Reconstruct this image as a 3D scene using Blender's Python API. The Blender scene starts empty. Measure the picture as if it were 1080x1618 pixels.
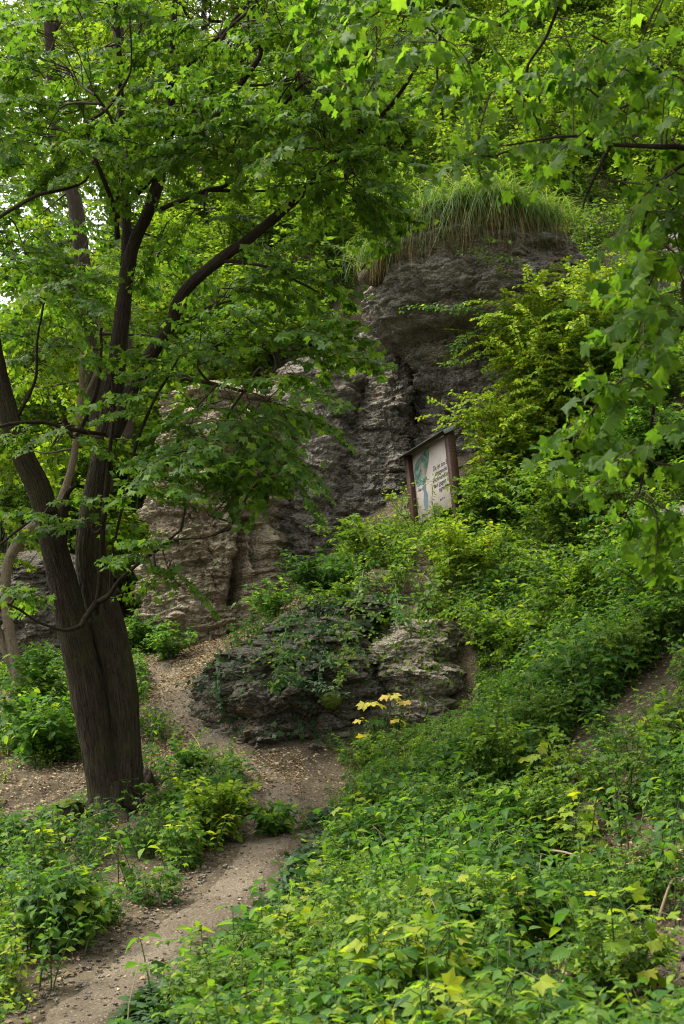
import bpy, math
import numpy as np
from math import radians as Rd
C = bpy.context.scene
col = C.collection
rng = np.random.default_rng(7)

# ------------------------------------------------------------------ camera, sky, sun, exposure
PITCH = Rd(9.0)
cam_d = bpy.data.cameras.new('camera'); cam = bpy.data.objects.new('camera', cam_d); col.objects.link(cam)
cam_d.sensor_fit = 'VERTICAL'; cam_d.sensor_height = 36.0; cam_d.lens = 18.0 / math.tan(Rd(21))
cam_d.clip_start = 0.05; cam_d.clip_end = 1000
cam.location = (0, 0, 0); cam.rotation_euler = (Rd(90) + PITCH, 0, 0)
cam_d.dof.use_dof = True; cam_d.dof.focus_distance = 11.5; cam_d.dof.aperture_fstop = 8.0
C.camera = cam

SUN_EL, SUN_AZ = Rd(60), Rd(285)          # azimuth clockwise from +Y: a veiled sun high over the slope, ahead and to the left
w = bpy.data.worlds.new('World'); C.world = w; w.use_nodes = True
nt = w.node_tree; nt.nodes.clear()
sky = nt.nodes.new('ShaderNodeTexSky'); sky.sky_type = 'NISHITA'; sky.sun_disc = False
sky.sun_elevation = SUN_EL; sky.sun_rotation = SUN_AZ; sky.dust_density = 4.0; sky.air_density = 1.0
hs = nt.nodes.new('ShaderNodeHueSaturation'); hs.inputs['Saturation'].default_value = 0.12   # overcast: the sky is nearly white
bg = nt.nodes.new('ShaderNodeBackground'); bg.inputs['Strength'].default_value = 0.15
wo = nt.nodes.new('ShaderNodeOutputWorld')
nt.links.new(sky.outputs[0], hs.inputs['Color']); nt.links.new(hs.outputs[0], bg.inputs[0]); nt.links.new(bg.outputs[0], wo.inputs[0])
sun_d = bpy.data.lights.new('sun', 'SUN'); sun_d.energy = 1.5; sun_d.angle = Rd(14); sun_d.color = (1.0, 0.94, 0.82)
sun = bpy.data.objects.new('sun', sun_d); col.objects.link(sun)
sun.rotation_euler = (Rd(90) - SUN_EL, 0, -SUN_AZ + math.pi)
sun.location = (-10, -10, 30)
C.view_settings.view_transform = 'Standard'; C.view_settings.look = 'None'
C.view_settings.gamma = 1.0; C.view_settings.use_curve_mapping = False
C.view_settings.exposure = 1.68
C.cycles.use_denoising = True; C.cycles.pixel_filter_type = 'BLACKMAN_HARRIS'; C.cycles.filter_width = 1.1
C.cycles.max_bounces = 8; C.cycles.diffuse_bounces = 4; C.cycles.transmission_bounces = 6; C.cycles.transparent_max_bounces = 4

# ------------------------------------------------------------------ helpers
F_ = 809 / math.tan(Rd(21))
FW = np.array([0, math.cos(PITCH), math.sin(PITCH)]); UP = np.array([0, -math.sin(PITCH), math.cos(PITCH)]); RT = np.array([1.0, 0, 0])
def W(px, py, d):                          # survey point: photo measure + distance along the view axis -> metres
    return d * (FW + (px - 540) / F_ * RT + (809 - py) / F_ * UP)
def proj(P):
    P = np.asarray(P); d = P @ FW
    return 540 + F_ * (P @ RT) / d, 809 - F_ * (P @ UP) / d, d

_perm = np.random.default_rng(3).permutation(512)
_grad = np.random.default_rng(4).normal(size=(512, 3)); _grad /= np.linalg.norm(_grad, axis=1)[:, None]
def noise(P):
    P = np.asarray(P, float); i = np.floor(P).astype(int); f = P - i; u = f * f * f * (f * (f * 6 - 15) + 10)
    out = 0
    for dx in (0, 1):
        for dy in (0, 1):
            for dz in (0, 1):
                h = _perm[(_perm[(_perm[(i[..., 0] + dx) & 511] + i[..., 1] + dy) & 511] + i[..., 2] + dz) & 511]
                g = _grad[h]
                d = g[..., 0] * (f[..., 0] - dx) + g[..., 1] * (f[..., 1] - dy) + g[..., 2] * (f[..., 2] - dz)
                wgt = (u[..., 0] if dx else 1 - u[..., 0]) * (u[..., 1] if dy else 1 - u[..., 1]) * (u[..., 2] if dz else 1 - u[..., 2])
                out = out + wgt * d
    return out * 1.5
def fbm(P, o=4):
    P = np.asarray(P, float); a, s, t = 1.0, 0.0, 0.0
    for k in range(o):
        s = s + a * noise(P * 2 ** k + k * 17.3); t += a; a *= .5
    return s / t
def worley(P):
    i = np.floor(P).astype(int); best = np.full(P.shape[:-1], 9.0); cid = np.zeros(P.shape[:-1])
    for dx in (-1, 0, 1):
        for dy in (-1, 0, 1):
            for dz in (-1, 0, 1):
                c = i + [dx, dy, dz]; h = _perm[(_perm[(_perm[c[..., 0] & 511] + c[..., 1]) & 511] + c[..., 2]) & 511]
                q = c + .5 + .42 * _grad[h]; d = ((P - q) ** 2).sum(-1); m = d < best
                best = np.where(m, d, best); cid = np.where(m, h / 512.0, cid)
    return np.sqrt(best), cid
def hash1(n, seed=0):
    n = np.asarray(n, float); x = np.sin(n * 12.9898 + seed * 78.233) * 43758.5453
    return x - np.floor(x)
def norm(v): return v / np.maximum(np.linalg.norm(v, axis=-1, keepdims=True), 1e-9)
def frames(d, n):                          # columns: side, tip direction, normal
    d = norm(np.asarray(d, float)); n = np.asarray(n, float)
    x = norm(np.cross(d, n)); z = np.cross(x, d)
    return np.stack([x, d, z], -1)
def yawR(a):
    a = np.asarray(a, float); c, s, o, z = np.cos(a), np.sin(a), np.ones_like(a), np.zeros_like(a)
    return np.stack([np.stack([c, -s, z], -1), np.stack([s, c, z], -1), np.stack([z, z, o], -1)], -2)

class T:                                   # a bundle of triangles: verts, faces, uv, material slot
    def __init__(s, v, f, uv=None, m=0):
        s.v = np.asarray(v, float); s.f = np.asarray(f, int).reshape(-1, 3)
        s.uv = np.zeros((len(s.v), 2)) if uv is None else np.asarray(uv, float)
        s.m = np.full(len(s.f), m, int) if np.isscalar(m) else np.asarray(m, int)
def join(ts):
    ts = [t for t in ts if t is not None and len(t.v)]
    o = np.cumsum([0] + [len(t.v) for t in ts])
    return T(np.concatenate([t.v for t in ts]), np.concatenate([t.f + o[i] for i, t in enumerate(ts)]),
             np.concatenate([t.uv for t in ts]), np.concatenate([t.m for t in ts]))
def stamp(t, p, R, s, m=None):
    p = np.asarray(p, float).reshape(-1, 3); N = len(p); R = np.broadcast_to(R, (N, 3, 3)); s = np.broadcast_to(np.asarray(s, float), (N,))
    v = np.einsum('nij,kj->nki', R * s[:, None, None], t.v) + p[:, None]
    f = t.f[None] + (np.arange(N) * len(t.v))[:, None, None]
    return T(v.reshape(-1, 3), f.reshape(-1, 3), np.tile(t.uv, (N, 1)), np.tile(t.m if m is None else np.full(len(t.f), m), N))
def mesh_of(name, t, mats, smooth=False):
    me = bpy.data.meshes.new(name); n = len(t.f)
    me.vertices.add(len(t.v)); me.vertices.foreach_set('co', t.v.astype(np.float32).ravel())
    me.loops.add(3 * n); me.loops.foreach_set('vertex_index', t.f.astype(np.int32).ravel())
    me.polygons.add(n); me.polygons.foreach_set('loop_start', np.arange(0, 3 * n, 3, dtype=np.int32))
    me.polygons.foreach_set('loop_total', np.full(n, 3, np.int32))
    for m_ in (mats if isinstance(mats, (list, tuple)) else [mats]): me.materials.append(m_)
    me.polygons.foreach_set('material_index', t.m.astype(np.int32))
    if smooth: me.polygons.foreach_set('use_smooth', np.ones(n, bool))
    uvl = me.uv_layers.new(name='UVMap'); uvl.data.foreach_set('uv', t.uv[t.f.ravel()].astype(np.float32).ravel())
    me.update(calc_edges=True); me.validate()
    return me
def obj(name, t, mats, parent=None, smooth=False, kind=None):
    o = bpy.data.objects.new(name, t if isinstance(t, bpy.types.Mesh) else mesh_of(name, t, mats, smooth)); col.objects.link(o)
    if parent is not None: o.parent = parent
    if kind: o['kind'] = kind
    return o
def tag(o, label, cat, group=None):
    o['label'] = label; o['category'] = cat
    if group: o['group'] = group
    return o
def thing(name, label, cat, loc=(0, 0, 0), group=None, rz=0):
    o = bpy.data.objects.new(name, None); col.objects.link(o); o.location = tuple(float(x) for x in loc); o.rotation_euler = (0, 0, rz)
    o.empty_display_size = .1
    return tag(o, label, cat, group)
def copy_tree(o, loc, rz, sc, label=None, group=None):
    r = o.copy(); col.objects.link(r); r.location = tuple(float(x) for x in loc); r.rotation_euler = (0, 0, rz); r.scale = (sc,) * 3 if np.isscalar(sc) else sc
    if label: r['label'] = label
    if group: r['group'] = group
    for ch in list(o.children):
        c = ch.copy(); col.objects.link(c); c.parent = r
        for g in ch.children:
            d = g.copy(); col.objects.link(d); d.parent = c
    return r
def place_leaf(me, name, parent, p, R, s):
    from mathutils import Matrix
    o = bpy.data.objects.new(name, me); col.objects.link(o); o.parent = parent
    M = np.eye(4); M[:3, :3] = R * s; M[:3, 3] = p
    o.matrix_local = Matrix(M.tolist())
    return o

def smooth_line(P, n):                     # Catmull-Rom through rows of P (any number of columns)
    P = np.asarray(P, float); k = len(P)
    if k == 2: return P[0] + (P[1] - P[0]) * np.linspace(0, 1, n)[:, None]
    Q = np.vstack([2 * P[0] - P[1], P, 2 * P[-1] - P[-2]]); t = np.linspace(0, k - 1 - 1e-6, n); i = t.astype(int); f = (t - i)[:, None]
    a, b, c, d = Q[i], Q[i + 1], Q[i + 2], Q[i + 3]
    return .5 * (2 * b + (c - a) * f + (2 * a - 5 * b + 4 * c - d) * f ** 2 + (-a + 3 * b - 3 * c + d) * f ** 3)
def tube(P, r, seg=6, m=0, ridge=0.0, close=True, flare=None, seed=0):
    P = np.asarray(P, float); n = len(P); r = np.broadcast_to(np.asarray(r, float), (n,))
    t = norm(np.gradient(P, axis=0)); ref = np.array([0.31, 0.95, 0.05]) if abs(t[:, 1]).mean() < .8 else np.array([1.0, 0, 0.1])
    a = norm(np.cross(t, ref)); b = np.cross(t, a)
    th = np.linspace(0, 2 * np.pi, seg, endpoint=False)
    s = np.concatenate([[0], np.cumsum(np.linalg.norm(np.diff(P, axis=0), axis=1))])
    rr = np.repeat(r[:, None], seg, 1)
    if ridge > 0:
        Q = np.stack([np.cos(th)[None] * rr * 42, np.sin(th)[None] * rr * 42, np.repeat(s[:, None], seg, 1) * 4.0], -1) + seed * 9.1
        big = np.stack([np.cos(th)[None] + 0 * rr, np.sin(th)[None] + 0 * rr, np.repeat(s[:, None], seg, 1) * 1.3], -1) * 1.2 + seed * 5.7
        rr = rr * (1 + .07 * fbm(big, 3)) + ridge * (np.abs(fbm(Q, 3)) * 2.4 - .5)
    v = P[:, None] + (np.cos(th)[None, :, None] * a[:, None] + np.sin(th)[None, :, None] * b[:, None]) * rr[..., None]
    i, j = np.meshgrid(np.arange(n - 1), np.arange(seg), indexing='ij'); j2 = (j + 1) % seg
    q = np.stack([i * seg + j, i * seg + j2, (i + 1) * seg + j2, (i + 1) * seg + j], -1).reshape(-1, 4)
    f = np.concatenate([q[:, [0, 1, 2]], q[:, [0, 2, 3]]])
    uv = np.stack([np.repeat(th[None] * 0.16, n, 0) * 1.0, np.repeat(s[:, None], seg, 1)], -1).reshape(-1, 2)
    v = v.reshape(-1, 3)
    if close:
        e = len(v); v = np.vstack([v, P[-1], P[0]]); uv = np.vstack([uv, [0, s[-1]], [0, 0]])
        k = np.arange(seg); k2 = (k + 1) % seg
        f = np.vstack([f, np.stack([(n - 1) * seg + k, (n - 1) * seg + k2, np.full(seg, e)], -1), np.stack([k2, k, np.full(seg, e + 1)], -1)])
    return T(v, f, uv, m)

# ------------------------------------------------------------------ materials
class NT:
    def __init__(s, name):
        s.m = bpy.data.materials.new(name); s.m.use_nodes = True; s.t = s.m.node_tree; s.t.nodes.clear()
        s.out = s.t.nodes.new('ShaderNodeOutputMaterial')
    def n(s, typ, **kw):
        x = s.t.nodes.new('ShaderNode' + typ)
        for k, v in kw.items():
            if k in x.inputs: s.inp(x, k, v)
            else: setattr(x, k, v)
        return x
    def inp(s, x, k, v):
        if isinstance(v, bpy.types.NodeSocket): s.t.links.new(v, x.inputs[k])
        else: x.inputs[k].default_value = v
    def noise(s, vec, scale, detail=4, rough=.6, dist=0.0):
        x = s.n('TexNoise', Scale=scale, Detail=detail, Roughness=rough, Distortion=dist); s.t.links.new(vec, x.inputs['Vector']); return x.outputs['Fac']
    def ramp(s, fac, stops):
        x = s.n('ValToRGB'); s.t.links.new(fac, x.inputs[0]); e = x.color_ramp.elements
        while len(e) < len(stops): e.new(.5)
        for k, (p, c) in enumerate(stops):
            e[k].position = p; e[k].color = (*c, 1) if len(c) == 3 else c
        return x.outputs[0]
    def mix(s, f, a, b, typ='MIX'):
        x = s.n('Mix', data_type='RGBA', blend_type=typ)
        for k, v in ((0, f), (6, a), (7, b)):
            if isinstance(v, bpy.types.NodeSocket): s.t.links.new(v, x.inputs[k])
            else: x.inputs[k].default_value = v if k == 0 else ((*v, 1) if len(v) == 3 else v)
        return x.outputs[2]
    def math(s, op, a, b=0.0, c=None):
        x = s.n('Math', operation=op)
        for k, v in enumerate((a, b) if c is None else (a, b, c)):
            if isinstance(v, bpy.types.NodeSocket): s.t.links.new(v, x.inputs[k])
            else: x.inputs[k].default_value = v
        return x.outputs[0]
    def mapping(s, vec, scale=(1, 1, 1), rot=(0, 0, 0)):
        x = s.n('Mapping'); s.t.links.new(vec, x.inputs[0]); x.inputs['Scale'].default_value = scale; x.inputs['Rotation'].default_value = rot; return x.outputs[0]
    def bump(s, h, strength, dist, nrm=None):
        x = s.n('Bump', Strength=strength, Distance=dist); s.t.links.new(h, x.inputs['Height'])
        if nrm is not None: s.t.links.new(nrm, x.inputs['Normal'])
        return x.outputs[0]
    def principled(s, color, rough=.8, spec=.3, nrm=None):
        x = s.n('BsdfPrincipled')
        if isinstance(color, bpy.types.NodeSocket): s.t.links.new(color, x.inputs['Base Color'])
        else: x.inputs['Base Color'].default_value = (*color, 1)
        s.inp(x, 'Roughness', rough); s.inp(x, 'Specular IOR Level', spec)
        if nrm is not None: s.t.links.new(nrm, x.inputs['Normal'])
        return x
    def done(s, sh): s.t.links.new(sh, s.out.inputs[0]); return s.m

def leaf_mat(name, stops, trans=.45, tcol=1.8, rough=.55, spec=.18, veins=True):
    a = NT(name); geo = a.n('NewGeometry'); oi = a.n('ObjectInfo')
    r = a.math('FRACT', a.math('ADD', geo.outputs['Random Per Island'], a.math('MULTIPLY', oi.outputs['Random'], 1.0)))
    c = a.ramp(r, stops)
    tc = a.n('TexCoord'); pos = geo.outputs['Position']
    big = a.noise(pos, 0.9, 2)
    c = a.mix(a.math('MULTIPLY', big, .55), c, a.mix(1.0, c, (1.25, 1.08, .55), 'MULTIPLY'))
    nrm = None
    if veins:
        uv = a.n('UVMap'); sp = a.n('SeparateXYZ'); a.t.links.new(uv.outputs[0], sp.inputs[0])
        au = a.math('ABSOLUTE', sp.outputs[0])
        mid = a.math('LESS_THAN', au, .018)
        side = a.math('PINGPONG', a.math('ADD', sp.outputs[1], a.math('MULTIPLY', au, -.75)), .075)
        sv = a.math('LESS_THAN', side, .009)
        vein = a.math('MAXIMUM', mid, a.math('MULTIPLY', sv, .6))
        c = a.mix(a.math('MULTIPLY', vein, .35), c, a.mix(1.0, c, (1.9, 1.7, 1.4), 'MULTIPLY'))
        nrm = a.bump(side, .35, .02)
    p = a.principled(c, rough, spec, nrm)
    t = a.n('BsdfTranslucent'); a.t.links.new(a.mix(1.0, c, (tcol * 1.15, tcol * 1.1, tcol * .45), 'MULTIPLY'), t.inputs[0])
    m = a.n('MixShader', Fac=trans); a.t.links.new(p.outputs[0], m.inputs[1]); a.t.links.new(t.outputs[0], m.inputs[2])
    return a.done(m.outputs[0])

M = {}
M['leaf_tree'] = leaf_mat('maple leaf', [(0, (.032, .082, .014)), (.5, (.06, .135, .018)), (.86, (.09, .18, .024)), (1, (.13, .21, .03))], spec=.22)
M['leaf_over'] = leaf_mat('overhanging maple leaf', [(0, (.035, .085, .012)), (.5, (.055, .125, .014)), (1, (.09, .17, .02))], trans=.55, tcol=2.1, rough=.5, spec=.15)
M['leaf_far'] = leaf_mat('woodland leaf', [(0, (.05, .115, .014)), (.5, (.10, .185, .018)), (1, (.18, .255, .028))], trans=.5, veins=False)
M['leaf_shrub'] = leaf_mat('shrub leaf', [(0, (.04, .09, .014)), (.5, (.075, .15, .018)), (.9, (.12, .21, .025)), (1, (.22, .27, .03))], veins=False)
M['leaf_herb'] = leaf_mat('herb leaf', [(0, (.022, .07, .014)), (.45, (.042, .115, .018)), (.85, (.08, .17, .022)), (1, (.16, .24, .025))])
M['leaf_lime'] = leaf_mat('young lime leaf', [(0, (.08, .16, .018)), (.6, (.14, .23, .022)), (1, (.24, .28, .03))])
M['leaf_yellow'] = leaf_mat('yellow leaf', [(0, (.38, .38, .07)), (.7, (.52, .48, .11)), (1, (.5, .35, .09))], tcol=1.2)
M['leaf_ivy'] = leaf_mat('ivy leaf', [(0, (.012, .035, .012)), (.6, (.022, .06, .018)), (1, (.04, .09, .025))], trans=.15, rough=.5, spec=.2)
M['leaf_painted_shade'] = leaf_mat('dark bush leaf', [(0, (.014, .042, .01)), (.6, (.028, .078, .014)), (1, (.05, .115, .018))])  # leaf colour darkened to paint in the canopy shade around the ledge
M['leaf_red'] = leaf_mat('red leaf', [(0, (.25, .03, .02)), (1, (.32, .1, .04))], tcol=1.2)
M['grass'] = leaf_mat('grass blade', [(0, (.04, .09, .025)), (.6, (.08, .15, .04)), (1, (.15, .2, .06))], veins=False)
M['dead'] = leaf_mat('dead blade', [(0, (.18, .12, .06)), (.6, (.31, .22, .12)), (1, (.44, .34, .2))], trans=.2, tcol=1.0, veins=False)
M['flower'] = leaf_mat('violet petal', [(0, (.16, .10, .42)), (1, (.26, .18, .55))], tcol=1.1, veins=False)
M['litter'] = leaf_mat('dry leaf', [(0, (.05, .03, .018)), (.35, (.13, .09, .055)), (.7, (.23, .175, .11)), (1, (.38, .31, .21))], trans=.08, tcol=1.0, rough=.8, spec=.15, veins=False)

def bark_mat(name, dark, light, moss=.25, sc=1.0):
    a = NT(name); uv = a.n('UVMap').outputs[0]; geo = a.n('NewGeometry'); pos = geo.outputs['Position']
    q = a.mapping(uv, (55 * sc, 7 * sc, 1))
    n1 = a.noise(q, 1.0, 5, .65, .8); n2 = a.noise(pos, 60, 4, .6)
    v = a.n('TexVoronoi', Scale=1.0, feature='DISTANCE_TO_EDGE'); a.t.links.new(a.mapping(uv, (42 * sc, 5.5 * sc, 1)), v.inputs['Vector'])
    h = a.math('ADD', a.math('MULTIPLY', n1, .7), a.math('MULTIPLY', a.math('MINIMUM', v.outputs['Distance'], .25), 1.6))
    c = a.ramp(a.math('ADD', a.math('MULTIPLY', n1, .7), a.math('MULTIPLY', n2, .3)), [(.36, dark), (.62, light)])
    sp = a.n('SeparateXYZ'); a.t.links.new(geo.outputs['Normal'], sp.inputs[0])
    mm = a.math('MULTIPLY', a.ramp(a.noise(pos, 3.2, 4), [(.46, (0, 0, 0)), (.66, (1, 1, 1))]), moss)
    c = a.mix(mm, c, (.055, .065, .018))
    nrm = a.bump(h, 1.0, .02 / sc); nrm = a.bump(n2, .5, .006, nrm)
    return a.done(a.principled(c, .9, .15, nrm).outputs[0])
M['bark'] = bark_mat('furrowed dark bark', (.012, .0088, .006), (.058, .042, .028), .4)
M['bark_thin'] = bark_mat('branch bark', (.02, .014, .009), (.07, .05, .03), .45, 2.0)
M['bark_far'] = bark_mat('grey brown bark', (.035, .027, .02), (.10, .08, .06), .2, 1.4)
M['bark_pale'] = bark_mat('pale bark', (.13, .10, .065), (.34, .28, .19), .15, 2.0)
M['twig'] = NT('twig').m
def simple(name, c, rough=.8, spec=.25, var=.3, scale=30, bump=.3, dist=.004):
    a = NT(name); tc = a.n('TexCoord').outputs['Object']; n = a.noise(tc, scale, 5)
    cc = a.mix(n, tuple(x * (1 - var) for x in c), tuple(min(1, x * (1 + var)) for x in c))
    return a.done(a.principled(cc, rough, spec, a.bump(n, bump, dist)).outputs[0])
M['twig'] = simple('twig wood', (.05, .034, .02)); M['stem'] = simple('green stem', (.06, .095, .025), .5)
M['dead_wood'] = simple('dead twig', (.2, .15, .09))

def rock_mat(name, dark, mid, light, moss=.3, lich=.25, fine=1.0):
    a = NT(name); geo = a.n('NewGeometry'); pos = geo.outputs['Position']
    st = a.noise(a.mapping(pos, (1.3, 1.3, 9)), 1.0, 5, .6, .6)
    bl = a.noise(pos, 1.3, 5, .6); gr = a.noise(pos, 38 * fine, 6, .7)
    c = a.ramp(a.math('ADD', a.math('MULTIPLY', st, .45), a.math('ADD', a.math('MULTIPLY', bl, .25), a.math('MULTIPLY', gr, .3))), [(.37, dark), (.5, mid), (.63, light)])
    li = a.math('MULTIPLY', a.ramp(a.noise(pos, 11, 6, .7), [(.52, (0, 0, 0)), (.64, (1, 1, 1))]), lich)
    c = a.mix(li, c, (.36, .35, .31))
    mo = a.math('MULTIPLY', a.ramp(a.noise(pos, 1.9, 5, .65), [(.48, (0, 0, 0)), (.66, (1, 1, 1))]), moss)
    c = a.mix(mo, c, (.05, .055, .022))
    ws = a.math('MULTIPLY', a.ramp(a.noise(a.mapping(pos, (4.5, 4.5, .55)), 1, 5, .65), [(.5, (0, 0, 0)), (.68, (1, 1, 1))]), .55)
    c = a.mix(ws, c, a.mix(1.0, c, (.42, .38, .30), 'MULTIPLY'))
    ru = a.math('MULTIPLY', a.ramp(a.noise(pos, 2.7, 4), [(.56, (0, 0, 0)), (.7, (1, 1, 1))]), .4)
    c = a.mix(ru, c, (.22, .15, .075))
    v = a.n('TexVoronoi', Scale=26 * fine, Randomness=1.0); a.t.links.new(a.mapping(pos, (1, 1, 1.9)), v.inputs['Vector'])
    v2 = a.n('TexVoronoi', Scale=60 * fine, Randomness=1.0); a.t.links.new(a.mapping(pos, (1, 1, 1.5)), v2.inputs['Vector'])
    h = a.math('ADD', a.math('MULTIPLY', v.outputs['Distance'], -.8), a.math('MULTIPLY', a.noise(a.mapping(pos, (6, 6, 40)), 1, 4), .6))
    nrm = a.bump(h, .9, .05); nrm = a.bump(a.math('ADD', gr, a.math('MULTIPLY', v2.outputs['Distance'], -.6)), .8, .018, nrm)
    return a.done(a.principled(c, .92, .2, nrm).outputs[0])
M['rock_tower'] = rock_mat('grey weathered limestone', (.075, .067, .048), (.22, .2, .158), (.43, .395, .325), .5, .4)
M['rock_beige'] = rock_mat('beige layered limestone', (.13, .105, .068), (.32, .265, .175), (.5, .43, .31), .2, .15)
M['rock_wall'] = rock_mat('grey brown crumbly rock', (.09, .08, .06), (.2, .178, .14), (.34, .305, .245), .3, .2)
M['rock_dark'] = rock_mat('dark mossy rock', (.045, .041, .028), (.11, .098, .07), (.24, .215, .165), .6, .2)
M['rock_pale'] = rock_mat('pale limestone', (.12, .098, .068), (.28, .24, .175), (.46, .41, .32), .35, .15)
M['stone'] = rock_mat('loose limestone', (.13, .11, .08), (.24, .2, .15), (.38, .33, .26), .1, .1, 2.0)

def soil_mat(name, cs, pebble=.4, sc=1.0):
    a = NT(name); geo = a.n('NewGeometry'); pos = geo.outputs['Position']
    n1 = a.noise(pos, 2.2, 5); n2 = a.noise(pos, 45 * sc, 5, .7)
    c = a.ramp(a.math('ADD', a.math('MULTIPLY', n1, .6), a.math('MULTIPLY', n2, .4)), [(.3, cs[0]), (.5, cs[1]), (.7, cs[2])])
    v = a.n('TexVoronoi', Scale=34 * sc); a.t.links.new(a.mapping(pos, (1, 1, 1)), v.inputs['Vector'])
    pb = a.math('MULTIPLY', a.math('LESS_THAN', v.outputs['Distance'], .26), a.math('GREATER_THAN', a.noise(pos, 9, 3), .5))
    c = a.mix(a.math('MULTIPLY', pb, pebble), c, (.34, .29, .21))
    h = a.math('ADD', a.math('MULTIPLY', v.outputs['Distance'], -.5), n2)
    return a.done(a.principled(c, .95, .1, a.bump(h, .8, .02)).outputs[0])
M['soil'] = soil_mat('leafy woodland soil', ((.035, .027, .016), (.085, .067, .042), (.16, .13, .085)), .5)
M['path'] = soil_mat('trodden earth', ((.08, .063, .042), (.14, .113, .077), (.22, .182, .13)), .6, 1.6)
a = NT('moss cushion'); pos = a.n('NewGeometry').outputs['Position']; n_ = a.noise(pos, 120, 4)
M['moss'] = a.done(a.principled(a.ramp(n_, [(.3, (.035, .05, .008)), (.7, (.11, .14, .02))]), .95, .1, a.bump(n_, 1, .012)).outputs[0])
a = NT('dark stained wood'); uv_ = a.n('TexCoord').outputs['Object']; n_ = a.noise(a.mapping(uv_, (60, 60, 5)), 1, 5)
M['wood'] = a.done(a.principled(a.ramp(n_, [(.3, (.022, .010, .006)), (.7, (.075, .034, .019))]), .6, .3, a.bump(n_, .5, .004)).outputs[0])
M['zinc'] = simple('grey metal sheet', (.2, .225, .23), .65, .25, .12, 12, .05)

# ------------------------------------------------------------------ the ground: survey points and a thin-plate surface through them
PATH_PX = [(20, 1720, 4.3), (110, 1618, 5.0), (190, 1545, 5.55), (300, 1455, 6.4), (385, 1385, 7.3), (430, 1310, 8.3), (445, 1235, 9.6), (385, 1205, 10.6), (290, 1135, 12.2), (268, 1080, 13.9), (245, 1035, 15.6), (215, 1010, 17.5)]
path_c = np.array([W(*p) for p in PATH_PX])
path_c = np.vstack([[-.75, -6, -2.4], [-1.25, 0, -1.6], [-1.35, 2.5, -1.38], path_c])
ctrl = [tuple(p) for p in path_c]
H_ = .14
for px, py, d in [(300, 1600, 4.55), (600, 1560, 4.3), (800, 1618, 4.0), (1080, 1618, 3.6), (1080, 1350, 5.2), (800, 1440, 5.2), (560, 1440, 6.3), (1080, 1100, 7.5),
                  (800, 1150, 8.5), (600, 1275, 9.3), (900, 1000, 10), (1080, 900, 10), (740, 1095, 11.3)]:
    p = W(px, py, d); ctrl.append((p[0], p[1], p[2] - H_))
for px, py, d in [(180, 1285, 9.5), (60, 1225, 10.4), (0, 1345, 9.0), (0, 1640, 4.9), (0, 1480, 6.6), (130, 1440, 7.0), (240, 1340, 8.4), (0, 1120, 13.5), (110, 1060, 14.5), (-300, 1330, 10), (-400, 1700, 6),
                  (565, 925, 13.1), (475, 985, 12.9), (400, 1030, 12.9), (700, 930, 13), (650, 955, 12.7), (720, 965, 12.5), (640, 870, 14.8), (700, 850, 15.4), (860, 860, 14), (1000, 880, 12.5), (1080, 700, 14), (930, 620, 17), (1080, 500, 19),
                  (500, 1205, 10.8), (610, 1180, 11.0), (400, 985, 16.0), (270, 1030, 17), (480, 900, 16.4),
                  (450, 500, 20.5), (250, 600, 21), (0, 820, 20), (-250, 870, 20), (700, 330, 21), (900, 320, 22), (1080, 300, 22), (700, 90, 28), (330, 330, 28), (-20, 560, 30), (1080, 0, 32), (520, 130, 32), (120, 500, 36), (-300, 600, 34)]:
    ctrl.append(tuple(W(px, py, d)))
ctrl += [(-8, 4, -4), (-15, 10, -6), (-40, 10, -14), (-40, 40, -6), (-14, 45, 4), (-20, 60, 3), (0, 55, 17), (20, 60, 26), (-40, 85, 2), (0, 85, 22), (40, 85, 34), (-60, -20, -22), (6, 6, 3.0), (10, 5, 5.5), (5, 0, 1.6), (9, 14, 7.5), (15, 18, 13),
         (40, 20, 26), (40, 45, 32), (60, 0, 28), (20, 0, 11), (3, -8, -1.0), (20, -20, 6), (-6, -6, -4.5), (-20, -20, -11), (60, -20, 22), (60, 85, 40), (-60, 40, -12), (-60, 85, -4)]
ctrl = np.array(ctrl, float)
def _phi(r2): return .5 * r2 * np.log(np.maximum(r2, 1e-12))
_K = len(ctrl); _d2 = ((ctrl[:, None, :2] - ctrl[None, :, :2]) ** 2).sum(-1)
_A = np.zeros((_K + 3, _K + 3)); _A[:_K, :_K] = _phi(_d2) + np.eye(_K) * .12
_A[:_K, _K] = 1; _A[:_K, _K + 1:] = ctrl[:, :2]; _A[_K, :_K] = 1; _A[_K + 1:, :_K] = ctrl[:, :2].T
_sol = np.linalg.solve(_A, np.concatenate([ctrl[:, 2], [0, 0, 0]]))
path_s = smooth_line(path_c, 400)
def path_dist(xy):
    xy = np.asarray(xy).reshape(-1, 2); out = np.full(len(xy), 1e9)
    for k in range(0, 400, 4):
        out = np.minimum(out, ((xy - path_s[k, :2]) ** 2).sum(1))
    return np.sqrt(out)
def ground(x, y, rough=True):
    x = np.asarray(x, float); y = np.asarray(y, float); xf, yf = x.ravel(), y.ravel(); z = np.empty(len(xf))
    for a_ in range(0, len(xf), 20000):
        b_ = slice(a_, a_ + 20000); d2 = (xf[b_, None] - ctrl[None, :, 0]) ** 2 + (yf[b_, None] - ctrl[None, :, 1]) ** 2
        z[b_] = _phi(d2) @ _sol[:_K] + _sol[_K] + _sol[_K + 1] * xf[b_] + _sol[_K + 2] * yf[b_]
    if rough:
        P = np.stack([xf, yf, 0 * xf], -1); k = np.clip((path_dist(P[:, :2]) - .1) / .5, 0, 1)
        z += (.10 * fbm(P * 1.1, 3) + .035 * fbm(P * 6, 3)) * (.15 + .85 * k)
    return z.reshape(x.shape)
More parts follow.
